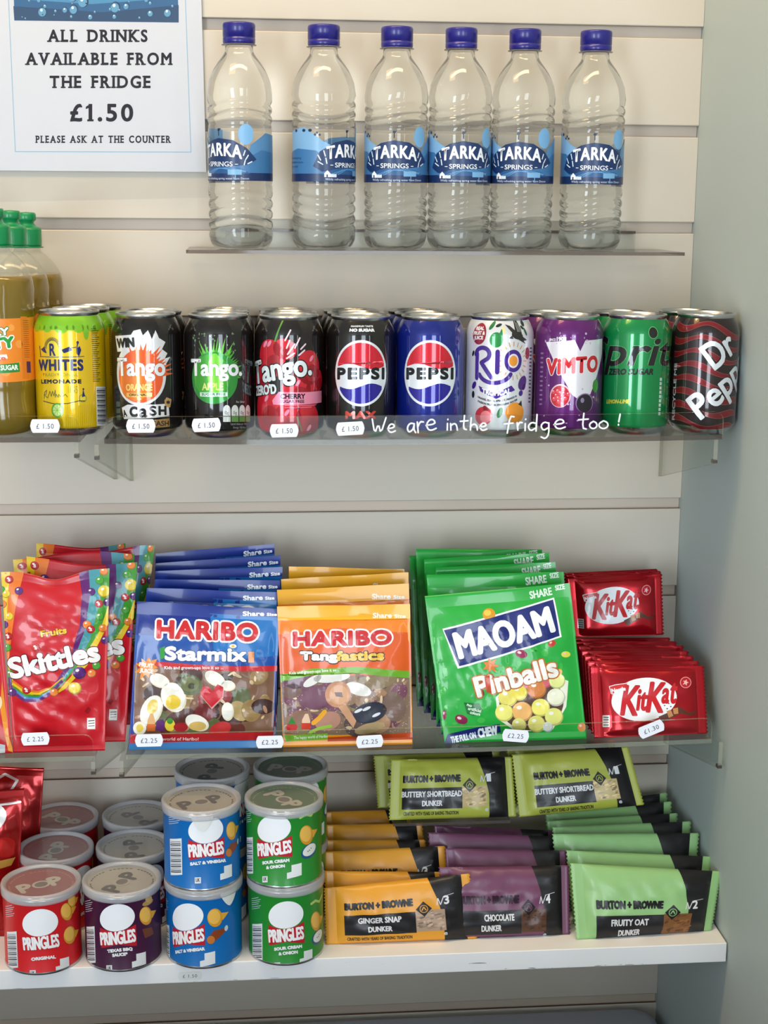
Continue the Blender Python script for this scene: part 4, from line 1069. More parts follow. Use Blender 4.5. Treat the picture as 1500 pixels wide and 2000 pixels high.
# sour cream, green
def green_extras(A, cx, cy):
    chip(A, cx+69, cy+14, .95, 0); A.line([(cx+54, cy-20), (cx+66, cy-26), (cx+80, cy-24), (cx+92, cy-36)], 5, (176, 206, 110), 2.3)
    A.ell(cx+76, cy+45, 22, 13, (30, 80, 130), 2.1, -28, 22); A.ell(cx+77, cy+43, 19, 10, (230, 232, 224), 2.6, -28, 22)
    for a, b in ((cx+72, cy+46), (cx+80, cy+40), (cx+76, cy+44)): A.ell(a, b, 1.6, 1.2, (60, 110, 50), 2.9, 0, 8)
GRN = (34, 136, 44)
A = tub_art(558.5, 1787, 0, [('SOUR CREAM', 56, 61), ('& ONION', 38, 71)], ''); green_extras(A, 558.5, 1787)
x4 = tubx(558.5, 1800)
tub_g = make_tub('crisp_tub', GRN, x4, YT[0], ZW, A, 558.5, (40, 104, 50), (130, 170, 120), -1.2)
G = 'green crisp tubs'; tag(tub_g, 'green crisp tub at the front, lower of its stack', 'tub', G)
A = tub_art(533, 1618, 0, [('SOUR CREAM', 56, 61), ('& ONION', 38, 71)], ''); green_extras(A, 533, 1618)
xg = x_at(555, YT[0], ZW+TH+40)
tub_g2 = make_tub('crisp_tub', GRN, xg, YT[0]-.5, ZW+TH, A, 555, (40, 104, 50), (130, 170, 120), -1.0)
tag(tub_g2, 'green crisp tub at the front, upper of its stack', 'tub', G)
for k, (yy, uu) in enumerate(((YT[1]+1, 568),)):
    for j in range(2):
        dup(tub_g if j == 0 else tub_g2, (x_at(uu, yy, ZW+40+80*j), yy, ZW+TH*j), '%s green crisp tub of the half-%s stack behind the front green one' % (('lower', 'upper')[j], ('hidden', '')[k]), G, .7+k)

# ------------------------------------------------------------------ bags and wrapped bars
def pxs(P):
    """image positions of an array of points"""
    q = (P-CAM) @ _R.T
    return np.stack([750+F_PX*q[:, 0]/q[:, 2], 1000-F_PX*q[:, 1]/q[:, 2]], 1)

class Sheet:
    """a filled pouch: front and back skins between four corner points (TL, TR, BR, BL)"""
    def __init__(s, P, Tf, Tb, seal=(0.03, 0.03, 0.1, 0.05), nx=30, ny=30, ps=2.4, pt=2.4, seed=0, wr=0.8, crimp='tb', top=None, teeth=0.0, q=0.75):
        TL, TR, BR, BL = [np.array(p, float) for p in P]
        sl, sr, st_, sb = seal
        s.seal = seal
        def axis(n, a, b):
            na = 3 if a > 0.0 else 0; nb = 3 if b > 0 else 0
            return np.array([a*i/na for i in range(na)] + [a+(1-a-b)*i/n for i in range(n)] + ([1-b+b*i/nb for i in range(nb+1)] if nb else [1.0]))
        s.su = axis(nx, sl, sr); s.tv = axis(ny, st_, sb)
        if teeth and 's' in crimp:
            s.tv = np.linspace(0, 1, max(len(s.tv), 37))
        SS, TT = np.meshgrid(s.su, s.tv)           # rows t, columns s
        rnd = random.Random(seed)
        base = (1-SS)[..., None]*(1-TT)[..., None]*TL+SS[..., None]*(1-TT)[..., None]*TR+SS[..., None]*TT[..., None]*BR+(1-SS)[..., None]*TT[..., None]*BL
        n = np.cross((TR-TL)+(BR-BL), (TL-BL)+(TR-BR)); n /= np.linalg.norm(n)
        ydir = (BL-TL+BR-TR); ydir /= np.linalg.norm(ydir)
        if top is not None: base = base+ydir*(np.array([top(a) for a in s.su])[None, :]*(np.clip(1-s.tv/0.3, 0, 1)**1.5)[:, None])[..., None]
        sp = np.clip((SS-sl)/(1-sl-sr), 0, 1); tp = np.clip((TT-st_)/(1-st_-sb), 0, 1)
        bul = ((1-np.abs(2*sp-1)**ps)*(1-np.abs(2*tp-1)**pt))**q
        W = np.linalg.norm(TR-TL); H = np.linalg.norm(BL-TL)
        wrk = np.zeros_like(SS)
        for k in range(9):
            a = rnd.uniform(0, math.pi); f = rnd.uniform(14, 34); ph = rnd.uniform(0, 6.28)
            wrk += np.sin((SS*W*math.cos(a)+TT*H*math.sin(a))/f*2*math.pi+ph)*rnd.uniform(.3, 1)
        wrk *= wr/3.0*np.clip(bul, 0, 1)**0.5
        # puckers running in from the seals
        for k in range(10):
            c = rnd.random(); wd = rnd.uniform(.025, .06); am = rnd.uniform(-1, 1)*wr*0.9
            if 's' in crimp: wrk += am*np.exp(-((TT-c)/wd)**2)*(np.exp(-sp*5)+np.exp(-(1-sp)*5))*np.clip(sp*12, 0, 1)*np.clip((1-sp)*12, 0, 1)
            else: wrk += am*np.exp(-((SS-c)/wd)**2)*(np.exp(-tp*4)+.6*np.exp(-(1-tp)*5))*np.clip(tp*12, 0, 1)*np.clip((1-tp)*12, 0, 1)
        cr = np.zeros_like(SS)
        if 't' in crimp: cr += np.where(TT < st_, 0.32*np.sin(TT*H/1.1*2*math.pi/1.0), 0)
        if 'b' in crimp: cr += np.where(TT > 1-sb, 0.25*np.sin(TT*H/1.3*2*math.pi), 0)
        if 's' in crimp: cr += np.where((SS < sl) | (SS > 1-sr), 0.25*np.sin(SS*W/2.0*2*math.pi), 0)
        wav = np.zeros_like(SS)
        if seal[2] > 0: wav = wav+np.clip(1-TT/max(st_*2.2, .01), 0, 1)*1.6*np.sin(SS*math.pi*rnd.choice([1.6, 2.2, 3.0])+rnd.uniform(0, 3))
        s.G = base+n*(Tf*bul+wrk+cr+wav)[..., None]
        s.B = base-n*(Tb*bul-0.0*wrk-cr-wav)[..., None]-n*0.12
        if teeth:
            dx = (TR-TL)/W
            for j in range(len(s.tv)):
                d = dx*(teeth if j % 2 else -teeth)
                s.G[j, 0] += d; s.B[j, 0] += d; s.G[j, -1] += d; s.B[j, -1] += d
        gu = np.gradient(s.G, axis=1); gv = np.gradient(s.G, axis=0)
        N = np.cross(gu, -gv); N /= np.linalg.norm(N, axis=2)[..., None]+1e-12
        s.N = N*np.sign((N @ n))[..., None]
        # the diagonals of the body's even cells, along which print is folded too
        bu = [a for a in s.su if sl-1e-9 <= a <= 1-sr+1e-9]; du = bu[1]-bu[0]
        bv = [a for a in s.tv if st_-1e-9 <= a <= 1-sb+1e-9]; dv = bv[1]-bv[0]
        s.diags = [((bu[0]+du*k, bv[0]), (1/du/30, -1/dv/30)) for k in range(-len(bv), len(bu))]
        s.n = n; s.corners = (TL, TR, BR, BL)
    def at(s, a, t, h=0.0):
        a = np.clip(np.asarray(a, float), 0, 1); t = np.clip(np.asarray(t, float), 0, 1)
        i = np.clip(np.searchsorted(s.su, a, side='right')-1, 0, len(s.su)-2); j = np.clip(np.searchsorted(s.tv, t, side='right')-1, 0, len(s.tv)-2)
        fa = ((a-s.su[i])/(s.su[i+1]-s.su[i]))[:, None]; ft = ((t-s.tv[j])/(s.tv[j+1]-s.tv[j]))[:, None]
        def L(M):
            p00, p10, p01, p11 = M[j, i], M[j, i+1], M[j+1, i], M[j+1, i+1]
            lo = p00+fa*(p10-p00)+ft*(p11-p10); hi = p00+ft*(p01-p00)+fa*(p11-p01)   # the two triangles of the cell
            return np.where(fa >= ft, lo, hi)
        return L(s.G)+L(s.N)*(np.asarray(h)[..., None] if np.ndim(h) else h)
    def from_px(s, v):
        """sheet coordinates of image positions, found on the bulged skin"""
        v = np.asarray(v, float)
        TL, TR, BR, BL = [np.array(px(p)) for p in s.corners]
        st = np.full((len(v), 2), 0.5)
        base = lambda a, t: (1-a)[:, None]*(1-t)[:, None]*TL+a[:, None]*(1-t)[:, None]*TR+a[:, None]*t[:, None]*BR+(1-a)[:, None]*t[:, None]*BL
        off = np.zeros_like(v)
        for it in range(7):
            for k in range(4):
                a, t = st[:, 0], st[:, 1]
                r = v-off-base(a, t)
                da = (1-t)[:, None]*(TR-TL)+t[:, None]*(BR-BL); dt = (1-a)[:, None]*(BL-TL)+a[:, None]*(BR-TR)
                det = da[:, 0]*dt[:, 1]-da[:, 1]*dt[:, 0]
                st = st+np.stack([(r[:, 0]*dt[:, 1]-r[:, 1]*dt[:, 0])/det, (da[:, 0]*r[:, 1]-da[:, 1]*r[:, 0])/det], 1)
            c = np.clip(st, 0, 1)
            off = off*0.3+0.7*(pxs(s.at(c[:, 0], c[:, 1]))-base(c[:, 0], c[:, 1]))
        return st

def bake(art, sheet):
    """the same print, from image rows to the sheet's own coordinates"""
    o = Art(art.fin)
    for v, f, key, L in art.items: o.items.append((sheet.from_px(v), f, key, L))
    return o

def skin(mb, sh, j0, j1, i0, i1, mfront, mback, smooth=True):
    nj, ni = j1-j0+1, i1-i0+1
    V = [tuple(p) for p in sh.G[j0:j1+1, i0:i1+1].reshape(-1, 3)]+[tuple(p) for p in sh.B[j0:j1+1, i0:i1+1].reshape(-1, 3)]
    N = nj*ni
    F = []
    for j in range(nj-1):
        for i in range(ni-1):
            a, b, c, d = j*ni+i, j*ni+i+1, (j+1)*ni+i+1, (j+1)*ni+i
            F += [(a, c, b), (a, d, c)]
    o = len(mb.v); mb.add(V, F, mfront, smooth)
    Bk = []
    for j in range(nj-1):
        for i in range(ni-1):
            a, b, c, d = N+j*ni+i, N+j*ni+i+1, N+(j+1)*ni+i+1, N+(j+1)*ni+i
            Bk.append((a, b, c, d))
    E = []
    for i in range(ni-1):
        if j0 == 0: E.append((i, i+1, N+i+1, N+i))
        if j1 == len(sh.tv)-1: e = (nj-1)*ni; E.append((e+i+1, e+i, N+e+i, N+e+i+1))
    for j in range(nj-1):
        if i0 == 0: E.append(((j+1)*ni, j*ni, N+j*ni, N+(j+1)*ni))
        if i1 == len(sh.su)-1: E.append((j*ni+ni-1, (j+1)*ni+ni-1, N+(j+1)*ni+ni-1, N+j*ni+ni-1))
    k = mb.slot(mback)
    for f in Bk+E: mb.f.append(tuple(x+o for x in f)); mb.m.append(k); mb.sm.append(smooth)

def pouch(name, label, cat, group, sh, front, back, art, seals='tb', cols=None, step=0.09, win=None):
    """link one bag: body plus its sealed edges, print shared out over them"""
    TL, TR, BR, BL = sh.corners
    loc = (BL+BR)/2
    t = thing(name, label, cat, tuple(loc), group)
    Lc = tuple(-loc)
    sl, sr, st_, sb = sh.seal
    nj, ni = len(sh.tv)-1, len(sh.su)-1
    jt = int(np.argmin(abs(sh.tv-st_))) if 't' in seals else 0
    jb = int(np.argmin(abs(sh.tv-(1-sb)))) if 'b' in seals else nj
    il = int(np.argmin(abs(sh.su-sl))) if 's' in seals else 0
    ir = int(np.argmin(abs(sh.su-(1-sr)))) if 's' in seals else ni
    parts = [('bag_body' if 's' not in seals else 'wrapper_body', jt, jb, il, ir)]
    if 't' in seals: parts.append(('top_seal', 0, jt, 0, ni))
    if 'b' in seals: parts.append(('bottom_seal', jb, nj, 0, ni))
    if 's' in seals: parts += [('end_seal', 0, nj, 0, il), ('end_seal', 0, nj, ir, ni)]
    for k, (nm, j0, j1, i0, i1) in enumerate(parts):
        mb = MB()
        fm = front
        if cols and nm == 'end_seal': fm = cols[k-len(parts)+2]
        skin(mb, sh, j0, j1, i0, i1, fm, back if not (cols and nm == 'end_seal') else fm)
        if art is not None and art.items:
            cl = [((sh.su[i0], 0, 0), (-1, 0, 0)), ((sh.su[i1], 0, 0), (1, 0, 0)), ((0, sh.tv[j0], 0), (0, -1, 0)), ((0, sh.tv[j1], 0), (0, 1, 0))]
            art.emit(mb, lambda v: v, list(sh.su[i0:i1+1]), list(sh.tv[j0:j1+1]), lambda a, b, h: sh.at(a, b, h), step, clip=cl, diag=[d for d in sh.diags if 0 <= j1] if nm in ('bag_body', 'wrapper_body') else None)
        mb.build(nm, t, Lc)
    if win is not None:
        mb = MB(); sl_ = slice(jt, jb+1)
        cl = [((0.004, 0, 0), (-1, 0, 0)), ((0.996, 0, 0), (1, 0, 0)), ((0, sh.tv[jt], 0), (0, -1, 0)), ((0, sh.tv[jb], 0), (0, 1, 0))]
        win.emit(mb, lambda v: v, list(sh.su), list(sh.tv[sl_]), lambda a, b, h: sh.at(a, b, h), step, clip=cl, diag=sh.diags)
        mb.build('clear_window', t, Lc, label='see-through window full of sweets')
    return t

def shelf_pt(u, y, zf, dz=0.4):
    x = -300.0
    for _ in range(5): x = x_at(u, y, zf(x, y)+dz)
    return np.array([x, y, zf(x, y)+dz])

# ------- fruit sweet pouches (red), far left
RED = (196, 20, 34); m_red = mat(RED, 'film')
def sk_art():
    A = Art('film')
    PUR, BLU_, GRN_, YEL, ORG, TEA = (96, 30, 110), (62, 126, 190), (62, 150, 40), (232, 196, 40), (230, 120, 36), (70, 150, 160)
    A.poly([(0, 1100), (48, 1112), (30, 1190), (16, 1300), (10, 1310), (0, 1290)], ORG, 0.5)
    A.poly([(0, 1100), (20, 1106), (14, 1200), (0, 1250)], YEL, 0.7)
    A.poly([(150, 1100), (172, 1100), (176, 1160), (166, 1230), (140, 1300), (110, 1345), (104, 1340), (136, 1290), (156, 1220), (160, 1160)], PUR, 0.8)
    A.poly([(170, 1100), (195, 1100), (196, 1170), (176, 1250), (140, 1310), (106, 1350), (112, 1340), (146, 1280), (166, 1215), (174, 1160)], TEA, 0.7)
    A.poly([(190, 1105), (215, 1100), (212, 1180), (196, 1230), (160, 1290), (120, 1340), (108, 1350), (150, 1288), (178, 1230)], GRN_, 0.6)
    A.poly([(213, 1180), (213, 1215), (196, 1250), (170, 1300), (128, 1345), (106, 1358), (140, 1320), (180, 1240)], YEL, 0.55)
    for k, c in enumerate((ORG, YEL, GRN_, BLU_, PUR)):
        o = 5*k; A.line([(12, 1292+o), (24, 1330+o), (48, 1348+o), (76, 1352+o*.8), (100, 1344+o*.4), (122, 1326+o*.2)], 5.6, c, 0.9+.02*k)
    cand = [(18, 1132, 'r'), (37, 1154, 'p'), (12, 1160, 'y'), (2, 1152, 'g'), (5, 1180, 'o'), (18, 1204, 'y'), (8, 1220, 'p'), (16, 1243, 'r'), (14, 1265, 'g'), (2, 1242, 'y'),
        (203, 1116, 'o'), (195, 1134, 'g'), (204, 1155, 'Y'), (178, 1156, 'p'), (193, 1179, 'r'), (195, 1204, 'g'), (210, 1176, 'p'), (170, 1220, 'o'), (177, 1229, 'r'), (201, 1227, 'o'), (205, 1250, 'p'), (70, 1265, 'r'),
        (188, 1300, 'g'), (179, 1315, 'o'), (155, 1314, 'P'), (146, 1344, 'Y'), (106, 1352, 'o'), (52, 1348, 'r'), (24, 1352, 'p'), (20, 1316, 'g')]
    cc = {'r': (190, 36, 40), 'p': (92, 40, 120), 'y': (228, 200, 50), 'g': (74, 160, 50), 'o': (232, 130, 50)}
    for x, y, c in cand:
        r = 13 if c in 'YP' else 8.5
        b = cc[c.lower()]
        A.ell(x, y, r, r*.92, tuple(int(q*.72) for q in b), 1.5, 0, 18); A.ell(x-.06*r, y-.08*r, r*.9, r*.82, b, 1.8, 0, 18); A.ell(x-.3*r, y-.35*r, r*.3, r*.2, (250, 236, 226), 2.1, -20, 8)
        if c == 'r': A.text('s', x-2.6, y-2.5, x+2.6, y+3.4, (250, 240, 240), 2.3, bold=.5, caps=.48)
    A.text('Fruits', 79, 1228, 130, 1241, (240, 190, 40), 2.3, bold=1.3, rot=-9, border=((96, 20, 20), 1))
    A.text('Skittles', 15, 1268, 195, 1309, (244, 242, 240), 2.8, bold=4.2, rot=-13.5, border=((100, 14, 18), 2.4), fn=lambda x, y: (x, y+((x-105)/90.0)*3))
    A.rect(170, 1402, 186, 1424, (240, 236, 230), 1.8)
    for k in range(3): A.line([(173, 1408+5*k), (184, 1407+5*k)], 1.6, (60, 50, 40), 2.2)
    A.poly([(165, 1390), (172, 1380), (178, 1386), (172, 1394)], (150, 16, 28), 1.2)
    return A
sag = lambda a: 9*math.exp(-((a-.5)/.22)**2)
P1 = [aty(2, 1117, -168), aty(214, 1110, -168), shelf_pt(205, -192, zbag_l), shelf_pt(26, -192, zbag_l)]
S1 = Sheet(P1, 11, 6, (.025, .025, .05, .03), 30, 36, 2.2, 2.0, 3, 1.3, 'tb', sag)
SK = bake(sk_art(), S1)
G = 'red fruit sweet pouches'
pouch('sweet_pouch', 'red rainbow fruit sweet pouch at the front, white name across its middle', 'sweets', G, S1, m_red, m_red, SK)
for (tl, tr, yt, bl, br, yb, sd, lab) in (((52, 1092), (268, 1101), -141, 70, 245, -166, 5, 'red fruit sweet pouch second from the front, its right side in view'),
    ((25, 1087), (263, 1080), -114, 62, 245, -140, 8, 'red fruit sweet pouch with its torn-notch corner leaning left, third from the front'),
    ((71, 1067), (245, 1063), -64, 80, 250, -80, 11, 'red fruit sweet pouch, the tallest at the back of the pile'),
    ((150, 1076), (302, 1070), -88, 128, 258, -112, 13, 'red fruit sweet pouch at the back right, against the blue bags')):
    P = [aty(tl[0], tl[1], yt), aty(tr[0], tr[1], yt), shelf_pt(br, yb, zbag_l), shelf_pt(bl, yb, zbag_l)]
    pouch('sweet_pouch', lab, 'sweets', G, Sheet(P, 8, 5, (.025, .025, .05, .03), 24, 26, 2.2, 2.0, sd, 1.0, 'tb', lambda a: 3*math.sin(a*5+sd)), m_red, m_red, SK)
# neighbour at the frame's left edge, red with an orange flash
A = Art('film'); A.poly([(4, 1330), (12, 1395), (18, 1440), (27, 1470), (16, 1466), (8, 1430), (0, 1380)], (236, 150, 40), 1); A.poly([(-60, 1440), (10, 1455), (10, 1470), (-60, 1476)], (200, 206, 214), 1.2); A.ell(-4, 1372, 8, 14, (240, 220, 180), 1.1)
P = [aty(-210, 1140, -170), aty(-2, 1150, -170), shelf_pt(25, -194, zbag_l), shelf_pt(-190, -194, zbag_l)]
Sx = Sheet(P, 9, 6, (.025, .025, .05, .03), 20, 24, 2.2, 2.0, 33, 1.0)
pouch('sweet_pouch', 'red sweet pouch with an orange flash, cut by the left edge of the photo', 'sweets', None, Sx, m_red, m_red, bake(A, Sx))

# ------- gummy mix bags (blue) and fizzy bags (orange)
def gummies(A, x0, y0, x1, y1, seed, kind, slope=0.0):
    """the sweets seen through the clear window"""
    rnd = random.Random(seed)
    bgc = (120, 84, 60) if kind == 'mix' else (130, 104, 84)
    A.poly([(x0, y0+slope), (x1, y0), (x1, y1), (x0, y1)], bgc, 0.6)
    pal = [(70, 34, 24), (96, 40, 28), (150, 120, 70), (88, 96, 54), (140, 40, 36), (60, 30, 28), (176, 150, 96)] if kind == 'mix' else [(120, 70, 90), (150, 120, 96), (170, 130, 96), (110, 66, 84), (136, 120, 84), (180, 150, 120), (90, 72, 70)]
    for k in range(46):
        r = rnd.uniform(12, 24)
        A.ell(rnd.uniform(x0+r*.6, x1-r*.6), rnd.uniform(y0+r*.6+4, y1-r*.6), r, r*rnd.uniform(.5, .9), rnd.choice(pal), 0.75+.012*k, rnd.uniform(0, 180), 18)
    for k in range(30): A.ell(rnd.uniform(x0+6, x1-6), rnd.uniform(y0+8, y1-6), rnd.uniform(3, 9), rnd.uniform(1.5, 4), rnd.choice(((206, 180, 140), (176, 130, 100), (226, 206, 170))), 1.34+.002*k, rnd.uniform(0, 180), 12)  # small pale highlights painted over the sweets
    if kind != 'mix':
        for k in range(500): A.ell(rnd.uniform(x0+2, x1-2), rnd.uniform(y0+8, y1-2), .9, .9, rnd.choice([(214, 196, 176), (176, 150, 150)]), 1.45, 0, 5)
HB, HRED = (18, 62, 150), (200, 30, 36)
def star_art():
    A = Art('film'); Wn = Art('pic')
    A.poly([(262, 1168), (550, 1186), (546, 1240), (262, 1240)], (14, 44, 136), 0.5)
    A.poly([(262, 1240), (546, 1240), (540, 1300), (262, 1300)], (16, 76, 160), 0.5)
    A.poly([(410, 1198), (546, 1206), (544, 1280), (420, 1292)], (20, 110, 186), 0.55)
    gummies(Wn, 262, 1302, 536, 1432, 5, 'mix', -4)
    A, Wn = Wn, A
    W_, CR = (238, 234, 222), (226, 214, 186)
    # foam eggs, hearts, rings and bottles in the window
    for x, y, rx, ry, rot in ((339, 1362, 24, 30, -25), (296, 1388, 20, 32, 25), (312, 1330, 20, 13, 20), (385, 1412, 24, 15, 20), (420, 1326, 22, 13, 30), (445, 1390, 12, 18, 0), (446, 1340, 14, 10, 0)):
        A.ell(x, y, rx, ry, CR, 1.5, rot, 22); A.ell(x-1, y-2, rx*.93, ry*.92, W_, 1.65, rot, 22)
    A.ell(338, 1371, 15, 14, (236, 200, 60), 1.9, 0, 22); A.ell(298, 1380, 10, 15, (230, 200, 90), 1.9, 20, 20); A.ell(386, 1418, 17, 9, (206, 170, 90), 1.9, 0, 18)
    A.ell(371, 1338, 23, 20, (84, 92, 50), 1.6, 0, 24); A.ell(371, 1336, 18, 15, (110, 116, 70), 1.75, 0, 22); A.ell(374, 1340, 7, 6, (66, 66, 40), 1.9, 0, 16)
    hx, hy = 413, 1360
    H = [(hx, hy+22), (hx-22, hy-4), (hx-18, hy-18), (hx-6, hy-20), (hx+2, hy-10), (hx+12, hy-24), (hx+23, hy-18), (hx+22, hy)]
    A.poly([(a*1.0+1, b+3) for a, b in H], (216, 160, 150), 1.5); A.poly(H, (206, 30, 46), 1.8); A.poly([(hx-12, hy-8), (hx-8, hy-14), (hx-2, hy-6)], (236, 110, 110), 2.0)
    for x, y, rx, ry, c in ((300, 1354, 22, 16, (66, 34, 26)), (352, 1400, 30, 14, (78, 36, 26)), (400, 1392, 22, 18, (112, 34, 34)), (430, 1424, 22, 14, (190, 40, 40))): A.ell(x, y, rx, ry, c, 1.45, -20, 20)
    A, Wn = Wn, A
    # red band and lines
    A.poly([(268, 1304), (310, 1302), (420, 1310), (545, 1311), (545, 1300), (420, 1300), (310, 1292), (268, 1294)], (196, 32, 40), 2.0)
    A.text('Kids and grown-ups love it so ...', 321, 1301, 436, 1307, (244, 240, 240), 2.4, bold=.3)
    A.star(287, 1304, 14, 24, 9, (232, 140, 50), 2.2, 4); A.text('FRUIT', 272, 1295, 300, 1303, (250, 240, 230), 2.6, bold=.8, rot=8); A.text('JUICE', 273, 1306, 300, 1314, (250, 240, 230), 2.6, bold=.8, rot=8)
    A.text('Share', 474, 1194, 516, 1203, (240, 244, 250), 2.2, bold=1.0); A.text('Size', 521, 1197, 541, 1203, (240, 244, 250), 2.2, bold=.7)
    A.text('HARIBO', 306, 1214, 504, 1250, HRED, 2.8, bold=4.2, border=((240, 240, 238), 4.6), rot=2, space=1.08)
    A.text('Starmix', 322, 1264, 481, 1291, (242, 242, 240), 2.8, bold=3.2, rot=1, border=((12, 40, 120), 1.6))
    A.poly([(312, 1266), (322, 1262), (322, 1284), (313, 1288)], (40, 150, 50), 2.2); A.ell(455, 1262, 7, 4, (240, 236, 220), 3.0, 0, 14); A.ell(455, 1262, 3, 2, (236, 190, 40), 3.2, 0, 10)
    A.rect(485, 1273, 496, 1294, (226, 140, 60), 2.3)
    # little sweets drawn along the foot
    A.ell(273, 1422, 13, 13, (236, 230, 214), 2.2, -30, 20); A.ell(273, 1422, 7, 8, (226, 196, 50), 2.5, 0, 16)
    A.poly([(287, 1428), (288, 1408), (293, 1394), (299, 1394), (303, 1408), (303, 1428)], (226, 176, 120), 2.3); A.poly([(287, 1428), (287, 1414), (303, 1414), (303, 1428)], (220, 110, 50), 2.5)
    A.poly([(304, 1426), (306, 1408), (318, 1404), (322, 1412), (320, 1428)], (96, 40, 110), 2.4); A.ell(332, 1416, 10, 12, (226, 200, 60), 2.3, 0, 18); A.ell(332, 1408, 6, 6, (60, 140, 50), 2.5, 0, 14); A.ell(353, 1420, 14, 9, (160, 30, 36), 2.4, 0, 16)
    A.poly([(254, 1434), (534, 1428), (534, 1444), (253, 1452)], (194, 32, 40), 2.0); A.text('the happy world of Haribo!', 274, 1440, 388, 1446, (240, 220, 220), 2.3, bold=.3)
    A.poly([(252, 1452), (534, 1444), (533, 1462), (250, 1466)], (10, 108, 178), 0.8)
    return A, Wn
def tang_art():
    A = Art('film'); Wn = Art('pic')
    A.poly([(536, 1178), (806, 1176), (806, 1210), (536, 1212)], (244, 176, 30), 0.5)
    A.poly([(536, 1212), (806, 1208), (806, 1256), (536, 1262)], (240, 130, 26), 0.5)
    A.poly([(536, 1240), (660, 1226), (806, 1236), (806, 1320), (536, 1330)], (222, 92, 26), 0.52)
    gummies(Wn, 546, 1316, 802, 1434, 9, 'fizz', 0)
    A, Wn = Wn, A
    for x, y, rx, ry, rot in ((648, 1323, 36, 10, -6), (700, 1346, 26, 12, 18), (610, 1330, 20, 8, -30)): A.ell(x, y, rx, ry, (228, 226, 220), 1.6, rot, 24)
    A.ell(660, 1356, 25, 26, (196, 140, 104), 1.65, 20, 26); A.ell(662, 1357, 19, 19, (214, 160, 120), 1.8, 20, 24); A.poly([(653, 1352), (668, 1352), (670, 1362), (656, 1360)], (110, 80, 70), 2.0)
    A.poly([(660, 1380), (676, 1376), (696, 1408), (690, 1422)], (206, 154, 116), 1.66)
    for x, y, rx, ry, c in ((570, 1350, 20, 14, (120, 90, 84)), (620, 1362, 30, 24, (110, 60, 84)), (584, 1404, 26, 16, (140, 104, 84)), (640, 1408, 26, 18, (180, 130, 110)), (722, 1392, 34, 20, (40, 44, 60)), (745, 1330, 30, 14, (140, 120, 90)), (585, 1332, 26, 12, (110, 70, 90)), (770, 1380, 22, 30, (120, 96, 84)), (722, 1422, 30, 10, (176, 150, 110))): A.ell(x, y, rx, ry, c, 1.5, -15, 22)
    for x, y in ((700, 1388), (735, 1396), (716, 1384)): A.ell(x, y, 9, 3, (220, 224, 230), 2.0, -25, 12)
    A, Wn = Wn, A
    A.poly([(546, 1318), (610, 1306), (700, 1302), (800, 1310), (800, 1324), (700, 1315), (610, 1318), (546, 1332)], (110, 170, 40), 2.0)
    A.text('Kids and grown-ups love it so ...', 565, 1308, 664, 1314, (236, 240, 220), 2.4, bold=.3, rot=-4)
    A.text('Share', 728, 1197, 765, 1207, (250, 244, 230), 2.2, bold=1.0); A.text('Size', 770, 1200, 792, 1207, (250, 244, 230), 2.2, bold=.7)
    A.text('Share', 728, 1163, 768, 1172, (250, 244, 230), 2.2, bold=1.0)
    A.text('HARIBO', 572, 1232, 765, 1261, HRED, 2.8, bold=4.0, border=((240, 238, 234), 4.4), rot=-1, space=1.08)
    A.text('Tang', 586, 1273, 660, 1290, (244, 242, 236), 2.8, bold=3, border=((40, 26, 16), 2.6), rot=1); A.text('fastics', 656, 1271, 750, 1290, (236, 190, 70), 2.8, bold=2.6, border=((60, 34, 16), 2.6), rot=-1)
    A.ell(570, 1420, 11, 9, (190, 30, 34), 2.3, 0, 16); A.poly([(562, 1414), (570, 1400), (578, 1414)], (40, 130, 50), 2.5); A.poly([(589, 1424), (590, 1406), (596, 1394), (602, 1394), (606, 1408), (606, 1424)], (226, 190, 160), 2.3); A.rect(589, 1412, 606, 1424, (206, 60, 40), 2.5)
    A.line([(612, 1412), (624, 1402), (634, 1390)], 9, (240, 170, 50), 2.3); A.line([(606, 1430), (624, 1422), (646, 1418)], 6, (150, 196, 70), 2.3)
    A.poly([(554, 1436), (640, 1432), (640, 1444), (558, 1448)], (120, 178, 44), 2.0); A.text('The happy world of Haribo', 574, 1436, 640, 1442, (236, 240, 220), 2.3, bold=.2, rot=-3)
    A.poly([(640, 1440), (806, 1430), (808, 1444), (640, 1448)], (196, 70, 26), 1.0)
    return A, Wn
m_blue, m_or = mat((16, 56, 150), 'film'), mat((238, 150, 30), 'film')
def stack(tops, ys, bots, art_fn, mfront, Tf, nm, labels, group, zf, seal=(.02, .02, .085, .05), topf=None, thin=4.5):
    art = None
    for k, ((tl, tr), (yt, yb), (bl, br)) in enumerate(zip(tops, ys, bots)):
        P = [aty(tl[0], tl[1], yt), aty(tr[0], tr[1], yt), shelf_pt(br, yb, zf), shelf_pt(bl, yb, zf)]
        sh_ = Sheet(P, Tf if k == 0 else thin, thin*.8, seal, 30 if k == 0 else 22, 34 if k == 0 else 24, 2.4, 2.2, 40+k+len(labels), 1.0 if k == 0 else .7, 'tb', topf)
        if art is None: art, wn = [bake(q, sh_) for q in art_fn()]
        pouch(nm, labels[k], 'sweets', group, sh_, mfront, mfront, art, win=wn if k == 0 else None)
ords = ['second', 'third', 'fourth', 'fifth', 'sixth']
